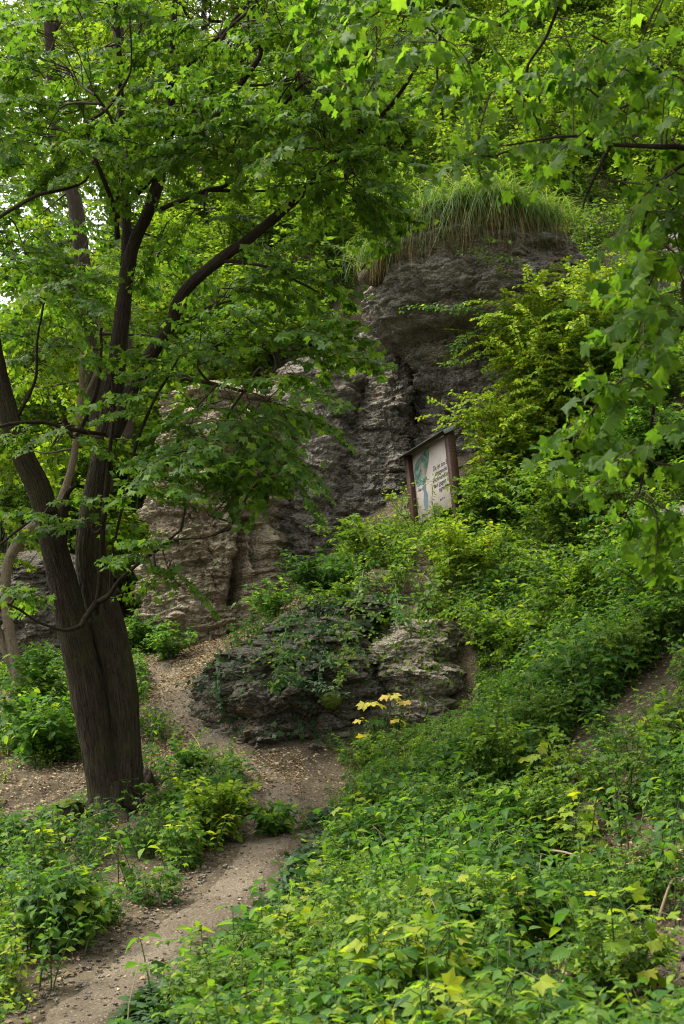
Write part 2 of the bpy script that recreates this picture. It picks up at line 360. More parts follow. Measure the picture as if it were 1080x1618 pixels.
def gnormal(x, y):
    e = .15; gx = (ground(x + e, y, False) - ground(x - e, y, False)) / (2 * e); gy = (ground(x, y + e, False) - ground(x, y - e, False)) / (2 * e)
    return norm(np.stack([-gx, -gy, np.ones_like(gx)], -1))
def hit_ground(px, py):
    d = np.linspace(2.5, 24, 1200); P = d[:, None] * (FW + (px - 540) / F_ * RT + (809 - py) / F_ * UP); z = ground(P[:, 0], P[:, 1]); k = np.argmax(P[:, 2] < z); return P[k] if (P[:, 2] < z).any() else P[-1]
def grid_mesh(X, Y, Z, uv=None):
    n, m = X.shape; i, j = np.meshgrid(np.arange(n - 1), np.arange(m - 1), indexing='ij')
    q = np.stack([i * m + j, i * m + j + 1, (i + 1) * m + j + 1, (i + 1) * m + j], -1).reshape(-1, 4)
    v = np.stack([X, Y, Z], -1).reshape(-1, 3)
    return T(v, np.concatenate([q[:, [0, 1, 2]], q[:, [0, 2, 3]]]), v[:, :2])
gx = np.concatenate([np.linspace(-60, -9, 26)[:-1], np.linspace(-9, -4, 34)[:-1], np.linspace(-4, 4.5, 150), np.linspace(4.5, 10, 36)[1:], np.linspace(10, 60, 26)[1:]])
gy = np.concatenate([np.linspace(-25, 2, 20)[:-1], np.linspace(2, 18, 220), np.linspace(18, 42, 110)[1:], np.linspace(42, 90, 24)[1:]])
GX, GY = np.meshgrid(gx, gy)
g_t = grid_mesh(GX, GY, ground(GX, GY)); g_t.f = g_t.f
obj('hillside_ground', g_t, M['soil'], smooth=True, kind='structure')
# the trodden path: a strip that dips under the soil along both ragged edges
s_ = path_s; tt = norm(np.gradient(s_[:, :2], axis=0)); nn = np.stack([-tt[:, 1], tt[:, 0]], -1)
cw = np.linspace(-1, 1, 31); along = np.arange(400) * .11
hw = .165 + .02 * np.clip((s_[:, 1] - 9) / 2, 0, 1)
edge = hw[:, None] * (1 + .3 * noise(np.stack([along, 0 * along + .5, 0 * along], -1)) + .15 * noise(np.stack([along * 5, 0 * along + .5, 0 * along], -1)))[:, None]
PX_ = s_[:, 0, None] + nn[:, 0, None] * cw[None] * edge; PY_ = s_[:, 1, None] + nn[:, 1, None] * cw[None] * edge
PZ_ = ground(PX_, PY_) + .014 - .04 * np.abs(cw[None]) ** 4 - .02 * np.clip(1 - cw[None] ** 2 * 2, 0, 1) * 0
PZ_ += .006 * fbm(np.stack([PX_ * 9, PY_ * 9, 0 * PX_], -1), 3)
obj('path', grid_mesh(PX_, PY_, PZ_), M['path'], smooth=True, kind='structure')

# ------------------------------------------------------------------ rocks
def rock(name, rings, mat, nth=300, nz=220, seed=0, lump=.18, strata=.06, fine=.03, fs=7.0, label='', group=None, cracks=(), dome=.28, power=2.2, rot=0.0):
    rings = np.array(rings, float); z = np.linspace(rings[0, 0], rings[-1, 0], nz)
    prof = np.stack([np.interp(z, rings[:, 0], rings[:, k]) for k in range(1, 5)], -1)
    ker = np.ones(9) / 9
    for k in range(4): prof[:, k] = np.convolve(np.pad(prof[:, k], 4, 'edge'), ker, 'valid')
    u = np.linspace(0, 1, nth, endpoint=False); th = 2 * np.pi * u - .75 * np.sin(2 * np.pi * u) * .9 - np.pi / 2   # more columns on the camera side
    c, s = np.cos(th), np.sin(th); rad = (np.abs(c) ** power + np.abs(s) ** power) ** (-1 / power)
    ex, ey = rad * c, rad * s
    X0 = ex[None] * prof[:, 2, None]; Y0 = ey[None] * prof[:, 3, None]
    X = prof[:, 0, None] + X0 * math.cos(rot) - Y0 * math.sin(rot); Y = prof[:, 1, None] + X0 * math.sin(rot) + Y0 * math.cos(rot)
    Z = np.repeat(z[:, None], nth, 1); P = np.stack([X, Y, Z], -1)
    nx = np.stack([c / prof[:, 2, None], s / prof[:, 3, None], 0 * Z], -1)
    nx = np.stack([nx[..., 0] * math.cos(rot) - nx[..., 1] * math.sin(rot), nx[..., 0] * math.sin(rot) + nx[..., 1] * math.cos(rot), nx[..., 2]], -1); nx = norm(nx)
    S = seed * 13.7
    d = lump * fbm(P * .9 + S, 4) * 1.6 + lump * .6 * fbm(P * 2.6 + S + 5, 3)
    zz = Z + .12 * fbm(P * 1.1 + S + 9, 3)
    for fr, am in ((4.3, .6), (fs, 1.0), (fs * 2.3, .55), (fs * 4.5, .3)):      # beds of uneven hardness, broken sideways into blocks
        k = np.floor(zz * fr); ang = np.arctan2(Y - prof[:, 1, None], X - prof[:, 0, None]) * (prof[:, 2, None]) * fr * .5
        blk = np.floor(ang + hash1(k, seed + 2) * 7 + .4 * noise(P * 3 + S))
        fz = zz * fr - k; soft = np.minimum(1, np.minimum(fz, 1 - fz) * 5)
        d += strata * am * ((hash1(k + blk * 57.3, seed) - .5) * .8 + (hash1(k, seed + 1) - .5)) * soft - strata * am * .3 * (1 - soft)
    Pw = P + .06 * np.stack([noise(P * 4 + S), noise(P * 4 + S + 31), noise(P * 4 + S + 57)], -1)
    f0, c0 = worley(Pw * np.array([2.6, 2.6, 5.5]) + S); f1, c1 = worley(Pw * np.array([6.5, 6.5, 12]) + S); f2, _c = worley(Pw * np.array([15, 15, 25]) + S)
    d += fine * (2.4 * (c0 - .5) * np.clip((.85 - f0) * 4, 0, 1) + 1.5 * (c1 - .5) + 1.3 * (.5 - f1) + .7 * (.5 - f2)) + fine * .5 * noise(P * np.array([26, 26, 34]) + S)
    for (cx, cz0, cz1, wd, dp, lean) in cracks:
        xl = X - (cx + lean * (Z - cz0)) - .05 * fbm(P * 3 + S, 3); m_ = np.exp(-(xl / wd) ** 2) * (Z > cz0) * (Z < cz1) * (s[None] < .2)
        d -= dp * m_
    P = P + nx * d[..., None]; P[..., 2] += .03 * noise(P * 4 + S)
    cap = 14                                             # domed, uneven top
    top = P[-1]; ctr = top.mean(0); capv = []
    for k in range(1, cap + 1):
        f = 1 - k / cap; q = ctr + (top - ctr) * f; q[:, 2] += dome * min(prof[-1, 2], prof[-1, 3]) * (1 - f * f) + .05 * fbm(q * 3 + S, 3); capv.append(q)
    A_ = np.concatenate([P, np.array(capv)], 0); n = len(A_)
    i, j = np.meshgrid(np.arange(n - 1), np.arange(nth), indexing='ij'); j2 = (j + 1) % nth
    q = np.stack([i * nth + j, i * nth + j2, (i + 1) * nth + j2, (i + 1) * nth + j], -1).reshape(-1, 4)
    t = T(A_.reshape(-1, 3), np.concatenate([q[:, [0, 1, 2]], q[:, [0, 2, 3]]]))
    o = obj(name, t, mat, smooth=False); tag(o, label, 'rock', group)
    return A_
def zp(py, d): return float(W(540, py, d)[2])
def xp(px, d): return (px - 540) / F_ * d
def ring(pl, pr, py, d, ry): # left/right edge in the photo, height, distance of the axis, half depth
    p = W((pl + pr) / 2, py, d); return (p[2], p[0], p[1], (pr - pl) / 2 / F_ * d, ry)
tower = rock('rock_tower', [ring(600, 960, 900, 17.7, 1.0), ring(640, 940, 760, 17.8, 1.0), ring(662, 930, 690, 17.8, .95), ring(652, 925, 630, 17.8, .9), ring(644, 925, 592, 17.7, .82), ring(628, 925, 568, 17.6, .9), ring(596, 925, 535, 17.3, 1.25), ring(582, 922, 512, 17.3, 1.45),
              ring(571, 918, 478, 17.3, 1.62), ring(588, 912, 458, 17.3, 1.42), ring(590, 908, 446, 17.3, 1.38), ring(580, 905, 428, 17.3, 1.5), ring(606, 890, 405, 17.35, 1.25), ring(645, 870, 388, 17.4, 1.0)], M['rock_tower'], 440, 360, 1, .2, .06, .04, 4.2,
              'tall grey bulging rock with an overhang and a cap of hanging grass')
rock('rock_wall', [ring(435, 660, 960, 17.5, 1.0), ring(468, 655, 850, 17.6, 1.0), ring(510, 650, 720, 17.9, .95), ring(550, 645, 610, 18.2, .9), ring(575, 640, 530, 18.4, .8)], M['rock_wall'], 380, 300, 2, .26, .045, .05, 4.0,
     'grey crumbly rock face sloping down from under the bulging rock behind the sign', power=2.2, rot=.35)
bluff = rock('rock_bluff', [ring(225, 480, 1075, 17.0, .9), ring(228, 470, 960, 17.0, .95), ring(233, 462, 880, 17.0, 1.0), ring(245, 455, 800, 17.1, 1.0), ring(255, 450, 700, 17.3, 1.0), ring(262, 430, 640, 17.6, .9)], M['rock_beige'], 360, 320, 3, .22, .06, .045, 5.5,
     'beige layered rock bluff with dark vertical clefts above the bend of the path', cracks=((xp(368, 16.2), zp(960, 16.5), zp(820, 16.5), .07, .5, -.22 * -1), (xp(408, 16.2), zp(905, 16.5), zp(830, 16.5), .06, .35, .1)))
rock('rock_bank', [ring(420, 560, 1000, 17.2, .8), ring(425, 560, 860, 17.2, .8), ring(430, 570, 700, 17.8, .8), ring(440, 580, 590, 18.4, .8)], M['rock_wall'], 200, 180, 8, .2, .04, .04, 6.0,
     'brown earthy rock bank between the beige bluff and the grey rock face')
ledge = rock('rock_ledge', [ring(345, 605, 1255, 11.9, .8), ring(330, 605, 1180, 11.9, .85), ring(323, 605, 1105, 11.95, .85), ring(345, 605, 1055, 12.1, .8), ring(385, 610, 1020, 12.4, .7), ring(440, 615, 985, 12.7, .6), ring(490, 620, 950, 13.0, .5)], M['rock_dark'], 340, 240, 4, .34, .08, .045, 3.2,
     'low dark mossy rock ledge beside the bend of the path', dome=.05)
outcrop = rock('rock_outcrop', [ring(555, 750, 1240, 12.1, .85), ring(570, 745, 1130, 12.1, .85), ring(580, 738, 1070, 12.15, .82), ring(588, 735, 1020, 12.35, .75), ring(590, 735, 990, 12.6, .7)], M['rock_pale'], 280, 220, 5, .14, .08, .035, 4.0,
     'pale blocky limestone outcrop below the sign, hung with creepers', dome=.05)
rock('rock_shoulder', [ring(-80, 190, 1110, 17.5, .9), ring(-90, 200, 1020, 17.5, 1.0), ring(-60, 195, 950, 17.6, 1.0), ring(-20, 180, 900, 17.8, .8)], M['rock_dark'], 240, 150, 6, .25, .05, .03, 5.0,
     'dark low rock behind the pale crooked trunk')
rock('rock_slab', [ring(975, 1160, 930, 12.0, .4), ring(985, 1150, 880, 12.0, .45), ring(990, 1140, 840, 12.1, .4), ring(1020, 1130, 815, 12.2, .3)], M['rock_wall'], 160, 90, 7, .1, .05, .03, 6.0,
     'grey brown rock slab poking from the bushes on the right slope')
rock('rock_crag', [ring(990, 1300, 520, 20, .8), ring(1000, 1290, 420, 20, .9), ring(1020, 1280, 370, 20.2, .8)], M['rock_tower'], 160, 120, 9, .2, .05, .03, 5.0,
     'distant grey crag half hidden behind the dark hanging leaves')

# ------------------------------------------------------------------ leaf shapes
def maple_leaf(near=False, seed=0):
    r_ = np.random.default_rng(seed)
    half = [(0, 1.0), (8, .82), (15, .78), (24, .62), (35, .76), (46, .94), (57, .76), (67, .62), (78, .58), (90, .64), (101, .70), (118, .46), (150, .2)] if near else [(0, 1.0), (13, .76), (24, .60), (46, .92), (72, .57), (100, .66), (145, .2)]
    pts = [(a_, q) for a_, q in half] + [(-a_, q) for a_, q in half[:0:-1]]
    pts.sort(key=lambda p: p[0])
    v = [(0, .06, 0)]
    for a_, q in pts:
        x, y = q * math.sin(Rd(a_)), q * math.cos(Rd(a_)) * .92 + .06
        v.append((x, y, -.28 * q * q * abs(math.sin(Rd(a_ * 1.9))) - (.10 + .12 * (seed % 3)) * y * y + r_.normal() * .045))
    n = len(v) - 1; f = [(0, i, i + 1) for i in range(1, n)]
    v = np.array(v); f = np.array(f)[:, [0, 2, 1]]
    return T(v, f, v[:, :2] * np.array([1, 1.0]))
def ovate(level=2, wd=.3, droop=.25, fold=.10, seed=0):
    ys = {2: [0, .18, .42, .72, 1], 1: [0, .3, .68, 1], 0: [0, .4, 1]}[level]
    ws = {2: [0, .8, 1, .62, 0], 1: [0, 1, .75, 0], 0: [0, 1, 0]}[level]
    v = []; f = []; k = len(ys)
    for y, ww in zip(ys, ws):
        zc = -droop * y * y
        v += [(-wd * ww, y, zc + fold * ww), (0, y, zc), (wd * ww, y, zc + fold * ww)]
    for i in range(k - 1):
        a_, b_ = i * 3, i * 3 + 3
        f += [(a_ + 1, b_ + 1, a_), (a_ + 1, a_ + 2, b_ + 1)] if False else []
        if ws[i] == 0: f += [(1 + a_, b_ + 1, b_), (1 + a_, b_ + 2, b_ + 1)]
        elif ws[i + 1] == 0: f += [(a_, a_ + 1, b_ + 1), (a_ + 1, a_ + 2, b_ + 1)]
        else: f += [(a_, a_ + 1, b_ + 1), (a_, b_ + 1, b_), (a_ + 1, a_ + 2, b_ + 2), (a_ + 1, b_ + 2, b_ + 1)]
    v = np.array(v, float); keep = np.unique(np.array(f)); mp = -np.ones(len(v), int); mp[keep] = np.arange(len(keep))
    return T(v[keep], mp[np.array(f)], v[keep][:, :2])
ML = [maple_leaf(False, k) for k in range(3)]; MN = [maple_leaf(True, k + 5) for k in range(3)]
OV2 = [ovate(2, .30, .25, .10), ovate(2, .36, .4, .06), ovate(2, .26, .12, .14)]
OV1 = [ovate(1, .30, .25, .09), ovate(1, .34, .1, .05)]; OV0 = [ovate(0, .3, .2, .08), ovate(0, .34, .05, .05)]
def ivy_leaf():
    half = [(0, 1), (25, .62), (52, .82), (80, .5), (115, .58), (160, .18)]
    pts = sorted([(a_, q) for a_, q in half] + [(-a_, q) for a_, q in half[1:]]); v = [(0, .1, .02)] + [(q * math.sin(Rd(a_)), q * math.cos(Rd(a_)) * .8 + .1, -.1 * q * q) for a_, q in pts]
    n = len(v) - 1; return T(v, [(0, i + 1, i) for i in range(1, n)], np.array(v)[:, :2])
IV = ivy_leaf()

# leaf placements: lists of (pos, R, scale, shape index); kept apart so that leaves can also become single parts
class Leaves:
    def __init__(s): s.p, s.R, s.s, s.k = [], [], [], []
    def add(s, p, R, sc, k):
        p = np.asarray(p).reshape(-1, 3); n = len(p)
        s.p.append(p); s.R.append(np.broadcast_to(R, (n, 3, 3))); s.s.append(np.broadcast_to(sc, (n,)) * 1.0); s.k.append(np.broadcast_to(k, (n,)) * 1)
    def arr(s): return np.concatenate(s.p), np.concatenate(s.R), np.concatenate(s.s), np.concatenate(s.k)
    def tri(s, shapes, m=0):
        p, R, sc, k = s.arr(); return join([stamp(shapes[i], p[k == i], R[k == i], sc[k == i], m) for i in range(len(shapes)) if (k == i).any()])
def rand_leaf_frames(d, r_, tilt=.35, droop=.25, up=(0, 0, 1)):
    n = len(d); nrm = np.asarray(up) + r_.normal(size=(n, 3)) * tilt
    d = d + r_.normal(size=(n, 3)) * .25; d[:, 2] -= droop
    return frames(d, nrm)

def spray(seed, L=.5, leaf=.075, side=5, shapes=3, droop=.25, tilt=.35, flat=1.0, gap=.62):
    """one flat leafy twig along +Y"""
    r_ = np.random.default_rng(seed); lv = Leaves(); tw = []
    n = 9; t = np.linspace(0, 1, n); main = np.stack([.06 * np.sin(t * 3 + r_.uniform(0, 6)) * L * 2 * t, t * L, -.10 * L * t * t + .03 * L * np.sin(t * 4)], -1)
    tw.append(tube(main, np.linspace(.005, .0015, n), 3, 1, close=False))
    axes = [(main, 1.0)]
    for k in range(side):
        i = int(1 + k * (n - 3) / max(1, side - 1)); sgn = 1 if k % 2 else -1; l = L * r_.uniform(.35, .6) * (1 - .4 * k / side)
        a_ = sgn * r_.uniform(.6, 1.1); q = np.linspace(0, 1, 5); sx = np.stack([np.sin(a_) * q * l, np.cos(a_) * q * l, -.15 * l * q * q + r_.normal() * .05 * l * flat * q], -1) + main[i]
        tw.append(tube(sx, np.linspace(.003, .001, 5), 3, 1, close=False)); axes.append((sx, .9))
    for ax, sz in axes:
        seglen = np.linalg.norm(np.diff(ax, axis=0), axis=1).sum(); m_ = max(2, int(seglen / (leaf * gap)))
        tpos = np.linspace(.18, 1, m_); idx = tpos * (len(ax) - 1); i0 = np.minimum(idx.astype(int), len(ax) - 2); fr = (idx - i0)[:, None]
        pos = ax[i0] * (1 - fr) + ax[i0 + 1] * fr; dr = norm(ax[i0 + 1] - ax[i0])
        for sg in (1, -1):
            sd = np.stack([dr[:, 1], -dr[:, 0], 0 * dr[:, 0]], -1) * sg
            d = norm(sd * r_.uniform(.6, 1.1, (m_, 1)) + dr * .6); pet = leaf * r_.uniform(.2, .6, (m_, 1))
            lv.add(pos + d * pet, rand_leaf_frames(d, r_, tilt, droop), leaf * sz * r_.uniform(.55, 1.15, m_), r_.integers(0, shapes, m_))
    e = ax = main; lv.add(main[-1], rand_leaf_frames(norm(main[-1:] - main[-2:-1]), r_, tilt, droop), leaf, 0)
    return lv, join(tw)
def bundle(lv, tw, shapes): return join([lv.tri(shapes, 0), tw])
SPRAY_M = [bundle(*spray(20 + k, .46, .050, 5, 3, .3, .3, 1.0, .85), ML) for k in range(6)]
SPRAY_F = [bundle(*spray(40 + k, .62, .10, 4, 2, .25, .5), OV0) for k in range(5)]

def crown_sprays(centres, skeleton, r_, sprays, scale=(.8, 1.2), droop=.15, upw=.6, twig=True, thin=1.0):
    """sprays filling ellipsoids (centre, radii, count) and the thin twigs which carry them from the nearest limb"""
    out, tw = [], []
    sk = np.concatenate(skeleton)
    for c, rad, n in centres:
        c = np.asarray(c, float); rad = np.asarray(rad, float)
        n = max(2, int(n * thin)); q = r_.normal(size=(n, 3)); q = norm(q) * r_.uniform(0, 1, (n, 1)) ** (1 / 2.4); p = c + q * rad
        near = sk[np.argmin(((sk - c) ** 2).sum(1))]
        out_d = norm(p - near) * .8 + r_.normal(size=(n, 3)) * .55; out_d[:, 2] = out_d[:, 2] * .35 - droop; out_d = norm(out_d)
        nrm = np.array([0, 0, 1.0]) + r_.normal(size=(n, 3)) * .22
        R = frames(out_d, nrm); sc = r_.uniform(*scale, n); kk = r_.integers(0, len(sprays), n)
        for i in range(len(sprays)):
            if (kk == i).any(): out.append(stamp(sprays[i], p[kk == i], R[kk == i], sc[kk == i]))
        if twig:
            mid = (near + c) / 2 + r_.normal(size=3) * .08
            hub = smooth_line([near, mid, c], 10); tw.append(tube(hub, np.linspace(.012, .004, 10), 4, 1, close=False))
            for i in range(n):
                h = hub[np.argmin(((hub - p[i]) ** 2).sum(1))]
                if np.linalg.norm(h - p[i]) < .03: continue
                ln = smooth_line([h, (h + p[i]) / 2 + [0, 0, .05], p[i]], 5); tw.append(tube(ln, np.linspace(.005, .002, 5), 3, 1, close=False))
    return join(out + tw)

# ------------------------------------------------------------------ the twin-trunked maple
PXM = 1 / F_
def limb(rows, d0=9.5, seg=10, n=None, ridge=.0, m=0, seed=0):   # rows: px, py, width px, distance
    pts = np.array([W(r[0], r[1], r[3] if len(r) > 3 else d0) for r in rows]); wd = np.array([r[2] * .5 * (r[3] if len(r) > 3 else d0) / F_ for r in rows])
    n = n or max(8, 7 * len(rows)); S = smooth_line(np.c_[pts, wd], n)
    return S[:, :3], np.maximum(S[:, 3], .002)
base = W(175, 1290, 9.5)
tree = thing('maple_tree', 'large dark maple with two trunks joined at the base beside the path', 'tree', base)
def sub(t, o=base): t.v = t.v - np.asarray(o); return t
skel = []
trunkL = [(188, 1340, 84, 9.5), (174, 1285, 66, 9.5), (160, 1220, 52), (148, 1150, 52), (136, 1080, 56), (119, 1010, 56), (104, 940, 54), (84, 860, 52), (62, 775, 50), (38, 725, 47), (12, 650, 43), (-8, 570, 39), (-26, 450, 33, 9.6), (-40, 300, 27, 9.8), (-30, 120, 20, 10), (-40, -60, 12, 10)]
trunkR = [(182, 1350, 96, 9.6), (192, 1285, 72, 9.6), (197, 1220, 58, 9.6), (192, 1150, 58, 9.62), (185, 1080, 62, 9.62), (171, 1005, 64, 9.65), (152, 930, 66, 9.7), (142, 860, 58, 9.7), (150, 790, 54, 9.7), (164, 715, 46, 9.7), (176, 640, 43, 9.7), (186, 560, 37, 9.7), (196, 470, 31, 9.7), (205, 400, 29, 9.7)]
for rows, sd in ((trunkL, 1), (trunkR, 2)):
    P, r = limb(rows, n=260); skel.append(P[100:]); obj('trunk', sub(tube(P, r * (.76 + .24 * np.clip((2.1 - (P[:, 2] - base[2])) / 1.3, 0, 1)), 110, 0, ridge=.007, seed=sd)), M['bark'], tree, smooth=True)
for k, (a_, l) in enumerate([(-2.6, .42), (-1.9, .34), (-1.2, .46), (-.5, .4), (.3, .3), (2.7, .35)]):      # roots
    q = np.array([[math.cos(a_) * .07, math.sin(a_) * .07, .22], [math.cos(a_) * .15, math.sin(a_) * .15, .07], [math.cos(a_ + .1) * l * .7, math.sin(a_ + .1) * l * .7, 0], [math.cos(a_) * l, math.sin(a_) * l, 0]]); w_ = base + q
    q[1:, 2] = ground(w_[1:, 0], w_[1:, 1]) - base[2] + np.array([.07, .01, -.05]); obj('root', tube(smooth_line(q, 24), np.linspace(.075, .02, 24), 20, 0, ridge=.008, seed=k), M['bark'], tree, smooth=True)
branches = [
    [(178, 690, 30, 9.65), (205, 625, 30, 9.55), (238, 560, 28, 9.4), (268, 515, 26, 9.3), (290, 462, 24, 9.2), (345, 412, 22, 9.1), (405, 368, 20, 9.0), (455, 325, 19, 8.9), (505, 278, 15, 8.8), (560, 220, 11, 8.7), (610, 175, 9, 8.6), (660, 105, 6, 8.5)],
    [(203, 420, 27, 9.7), (216, 375, 24, 9.65), (238, 325, 25, 9.6), (255, 262, 22, 9.6), (268, 190, 18, 9.65), (270, 100, 15, 9.7), (276, 0, 12, 9.7), (284, -120, 8, 9.7)],
    [(198, 420, 22, 9.75), (200, 360, 18, 9.8), (198, 290, 17, 9.85), (206, 240, 14, 9.9), (192, 190, 14, 10), (188, 100, 12, 10), (180, -40, 9, 10)],
    [(200, 320, 12, 9.7), (225, 295, 16, 9.6), (255, 262, 14, 9.5), (300, 228, 11, 9.4), (355, 165, 12, 9.3), (395, 110, 13, 9.2), (412, 80, 9, 9.2), (395, 50, 6, 9.1), (392, 10, 5, 9.1), (400, -40, 4, 9)],
    [(262, 215, 12, 9.6), (300, 190, 10, 9.5), (330, 150, 9, 9.5), (352, 60, 7, 9.4), (400, 10, 6, 9.4), (430, -40, 4, 9.3)],
    [(268, 110, 10, 9.65), (300, 100, 9, 9.6), (340, 62, 9, 9.5), (380, 20, 7, 9.5), (420, -30, 5, 9.4)],
    [(186, 375, 10, 9.6), (178, 320, 10, 9.4), (155, 265, 8, 9.2), (140, 215, 9, 9.1), (136, 195, 8, 9.0), (165, 175, 7, 8.9), (195, 135, 6, 8.8), (207, 100, 4, 8.8), (205, 30, 3, 8.7)],
    [(188, 350, 10, 9.6), (184, 300, 11, 9.5), (188, 250, 9, 9.5), (176, 190, 6, 9.4), (150, 150, 5, 9.3)],
    [(184, 378, 9, 9.6), (182, 330, 8, 9.5), (150, 256, 6, 9.3), (135, 285, 5, 9.1), (105, 298, 7, 9.0), (60, 308, 8, 8.9), (28, 325, 8, 8.8), (0, 342, 8, 8.7), (-40, 372, 6, 8.7)],
    [(290, 470, 8, 9.2), (300, 500, 6, 9.1), (330, 485, 6, 9), (365, 475, 4, 8.9)],
    [(345, 412, 8, 9.1), (385, 415, 7, 9.0), (430, 425, 6, 8.9), (480, 450, 5, 8.8), (505, 463, 3, 8.8)],
    [(255, 330, 10, 9.6), (290, 315, 10, 9.4), (330, 300, 10, 9.3), (360, 290, 8, 9.2), (390, 245, 8, 9.1), (430, 190, 7, 9.0), (470, 140, 6, 8.9), (490, 128, 4, 8.9)],
    [(330, 300, 8, 9.3), (385, 302, 6, 9.2), (430, 302, 4, 9.1), (500, 308, 3, 9.0)],
    [(210, 610, 9, 9.5), (255, 596, 9, 9.2), (305, 600, 9, 9.0), (345, 608, 8, 8.9), (385, 618, 6, 8.8)],
    [(165, 686, 8, 9.55), (120, 680, 8, 9.3), (70, 668, 8, 9.2), (20, 670, 7, 9.1), (-30, 682, 6, 9)],
    [(100, 815, 20, 9.45), (103, 790, 14, 9.4), (110, 775, 9, 9.35), (122, 765, 6, 9.3)],
    [(152, 970, 11, 9.3), (158, 900, 11, 9.2), (162, 830, 10, 9.15), (170, 740, 9, 9.1), (178, 660, 6, 9.1), (175, 560, 4, 9.1)],
    [(150, 955, 13, 9.25), (135, 975, 12, 9.1), (125, 990, 10, 9.05), (95, 995, 6, 9), (60, 982, 5, 8.95), (20, 958, 5, 8.9), (-20, 945, 4, 8.9)],
    [(152, 952, 12, 9.3), (172, 940, 11, 9.1), (190, 915, 8, 8.95), (225, 885, 7, 8.8), (255, 862, 6, 8.7), (285, 838, 4, 8.6)],
    [(225, 885, 6, 8.8), (275, 855, 4, 8.7), (320, 850, 3, 8.6), (360, 838, 3, 8.6)],
    [(172, 940, 7, 9.1), (180, 860, 6, 9.05), (200, 770, 7, 9), (215, 700, 7, 8.95), (240, 640, 6, 8.9), (262, 600, 5, 8.9), (285, 560, 3, 8.8)],
    [(100, 660, 12, 9.9), (118, 690, 8, 9.9), (148, 630, 9, 9.9), (158, 585, 7, 9.9), (160, 520, 5, 9.9)],
    [(560, 225, 8, 8.7), (585, 150, 7, 8.7), (612, 100, 5, 8.7), (640, 20, 4, 8.6)],
    [(30, 655, 8, 9.45), (55, 600, 6, 9.3), (58, 540, 5, 9.2), (70, 470, 4, 9.1)],
    [(0, 860, 4, 8.9), (25, 840, 5, 9.1), (60, 815, 6, 9.3), (85, 808, 6, 9.45)],
    [(430, 190, 5, 9.0), (445, 150, 4, 9.0), (470, 120, 3, 8.9)],
    [(395, 135, 6, 9.2), (430, 132, 5, 9.1), (465, 125, 4, 9.0)],
]
for k, rows in enumerate(branches):
    P, r = limb(rows); skel.append(P)
    P = P + .008 * fbm(P * 6 + k, 2)[:, None] * np.array([1, 1, 1])
    big = rows[0][2] > 15
    obj('branch', sub(tube(P, r * .80, 20 if big else 9, 0, ridge=.006 if big else .0015, seed=k)), M['bark'] if big else M['bark_thin'], tree, smooth=True)
def cl(px, py, d, rx, ry, rd, n): return (W(px, py, d), (rx * d / F_, rd, ry * d / F_), n)
THIN = .66
tree_cl = [cl(110, 110, 9.6, 120, 60, .7, 32), cl(70, 215, 9.6, 110, 50, .6, 26), cl(190, 60, 9.9, 90, 50, .6, 18), cl(330, 40, 9.4, 130, 60, .8, 30), cl(160, 240, 9.1, 90, 30, .3, 12), cl(310, 215, 8.8, 110, 34, .4, 26), cl(200, 205, 9.0, 60, 26, .3, 9),
           cl(110, 450, 10.3, 130, 55, .5, 34), cl(90, 455, 9.0, 70, 34, .3, 10), cl(40, 400, 10.2, 80, 60, .6, 18), cl(60, 550, 10.0, 90, 40, .4, 14), cl(330, 330, 9.3, 90, 26, .4, 9), cl(250, 400, 10.4, 60, 30, .4, 8),
           cl(430, 555, 8.8, 120, 24, .6, 24), cl(330, 570, 8.9, 80, 28, .5, 14), cl(320, 640, 8.8, 70, 28, .5, 14), cl(420, 635, 8.7, 110, 26, .6, 19), cl(360, 700, 8.7, 130, 30, .6, 22), cl(450, 740, 8.6, 60, 24, .4, 9), cl(290, 770, 8.6, 60, 16, .4, 8), cl(330, 815, 8.6, 60, 12, .3, 4),
           cl(95, 692, 9.2, 70, 16, .2, 9), cl(70, 810, 9.1, 40, 12, .2, 4), cl(140, 825, 9.2, 34, 12, .2, 3), cl(520, 230, 8.6, 90, 60, .6, 32), cl(545, 285, 8.7, 55, 30, .4, 15), cl(470, 120, 8.9, 100, 70, .7, 36), cl(580, 90, 8.6, 80, 70, .6, 30), cl(420, 30, 9, 100, 40, .6, 22),
           cl(230, 870, 8.7, 30, 12, .2, 2), cl(265, 900, 8.6, 30, 8, .2, 2), cl(440, 420, 8.9, 80, 30, .5, 8), cl(240, 540, 10.2, 60, 30, .4, 8), cl(20, 940, 8.9, 40, 20, .3, 5), cl(360, 470, 9.1, 80, 26, .5, 8),
           cl(150, -110, 9.8, 260, 60, 1.0, 16), cl(480, -80, 9.2, 200, 40, .8, 10), cl(-100, 200, 9.6, 80, 180, .6, 16), cl(-110, 560, 9.4, 80, 120, .6, 12)]
obj('crown', sub(crown_sprays(tree_cl, skel, rng, SPRAY_M, thin=THIN)), [M['leaf_tree'], M['twig']], tree, kind='stuff')
# some of the leaves at the near side as single parts
lm = [mesh_of('leaf', t, M['leaf_tree']) for t in ML]
idx = rng.integers(0, len(tree_cl) - 4, 220)
for k in idx:
    c, rad, n = tree_cl[k]; q = norm(rng.normal(size=3)) * rad * rng.uniform(.5, 1.0); q[1] = -abs(q[1]) - .02
    d = norm(q + rng.normal(size=3) * .3)[None]; R = rand_leaf_frames(d, rng, .3, .3)[0]
    place_leaf(lm[k % 3], 'leaf', tree, c + q - base, R, rng.uniform(.042, .058))

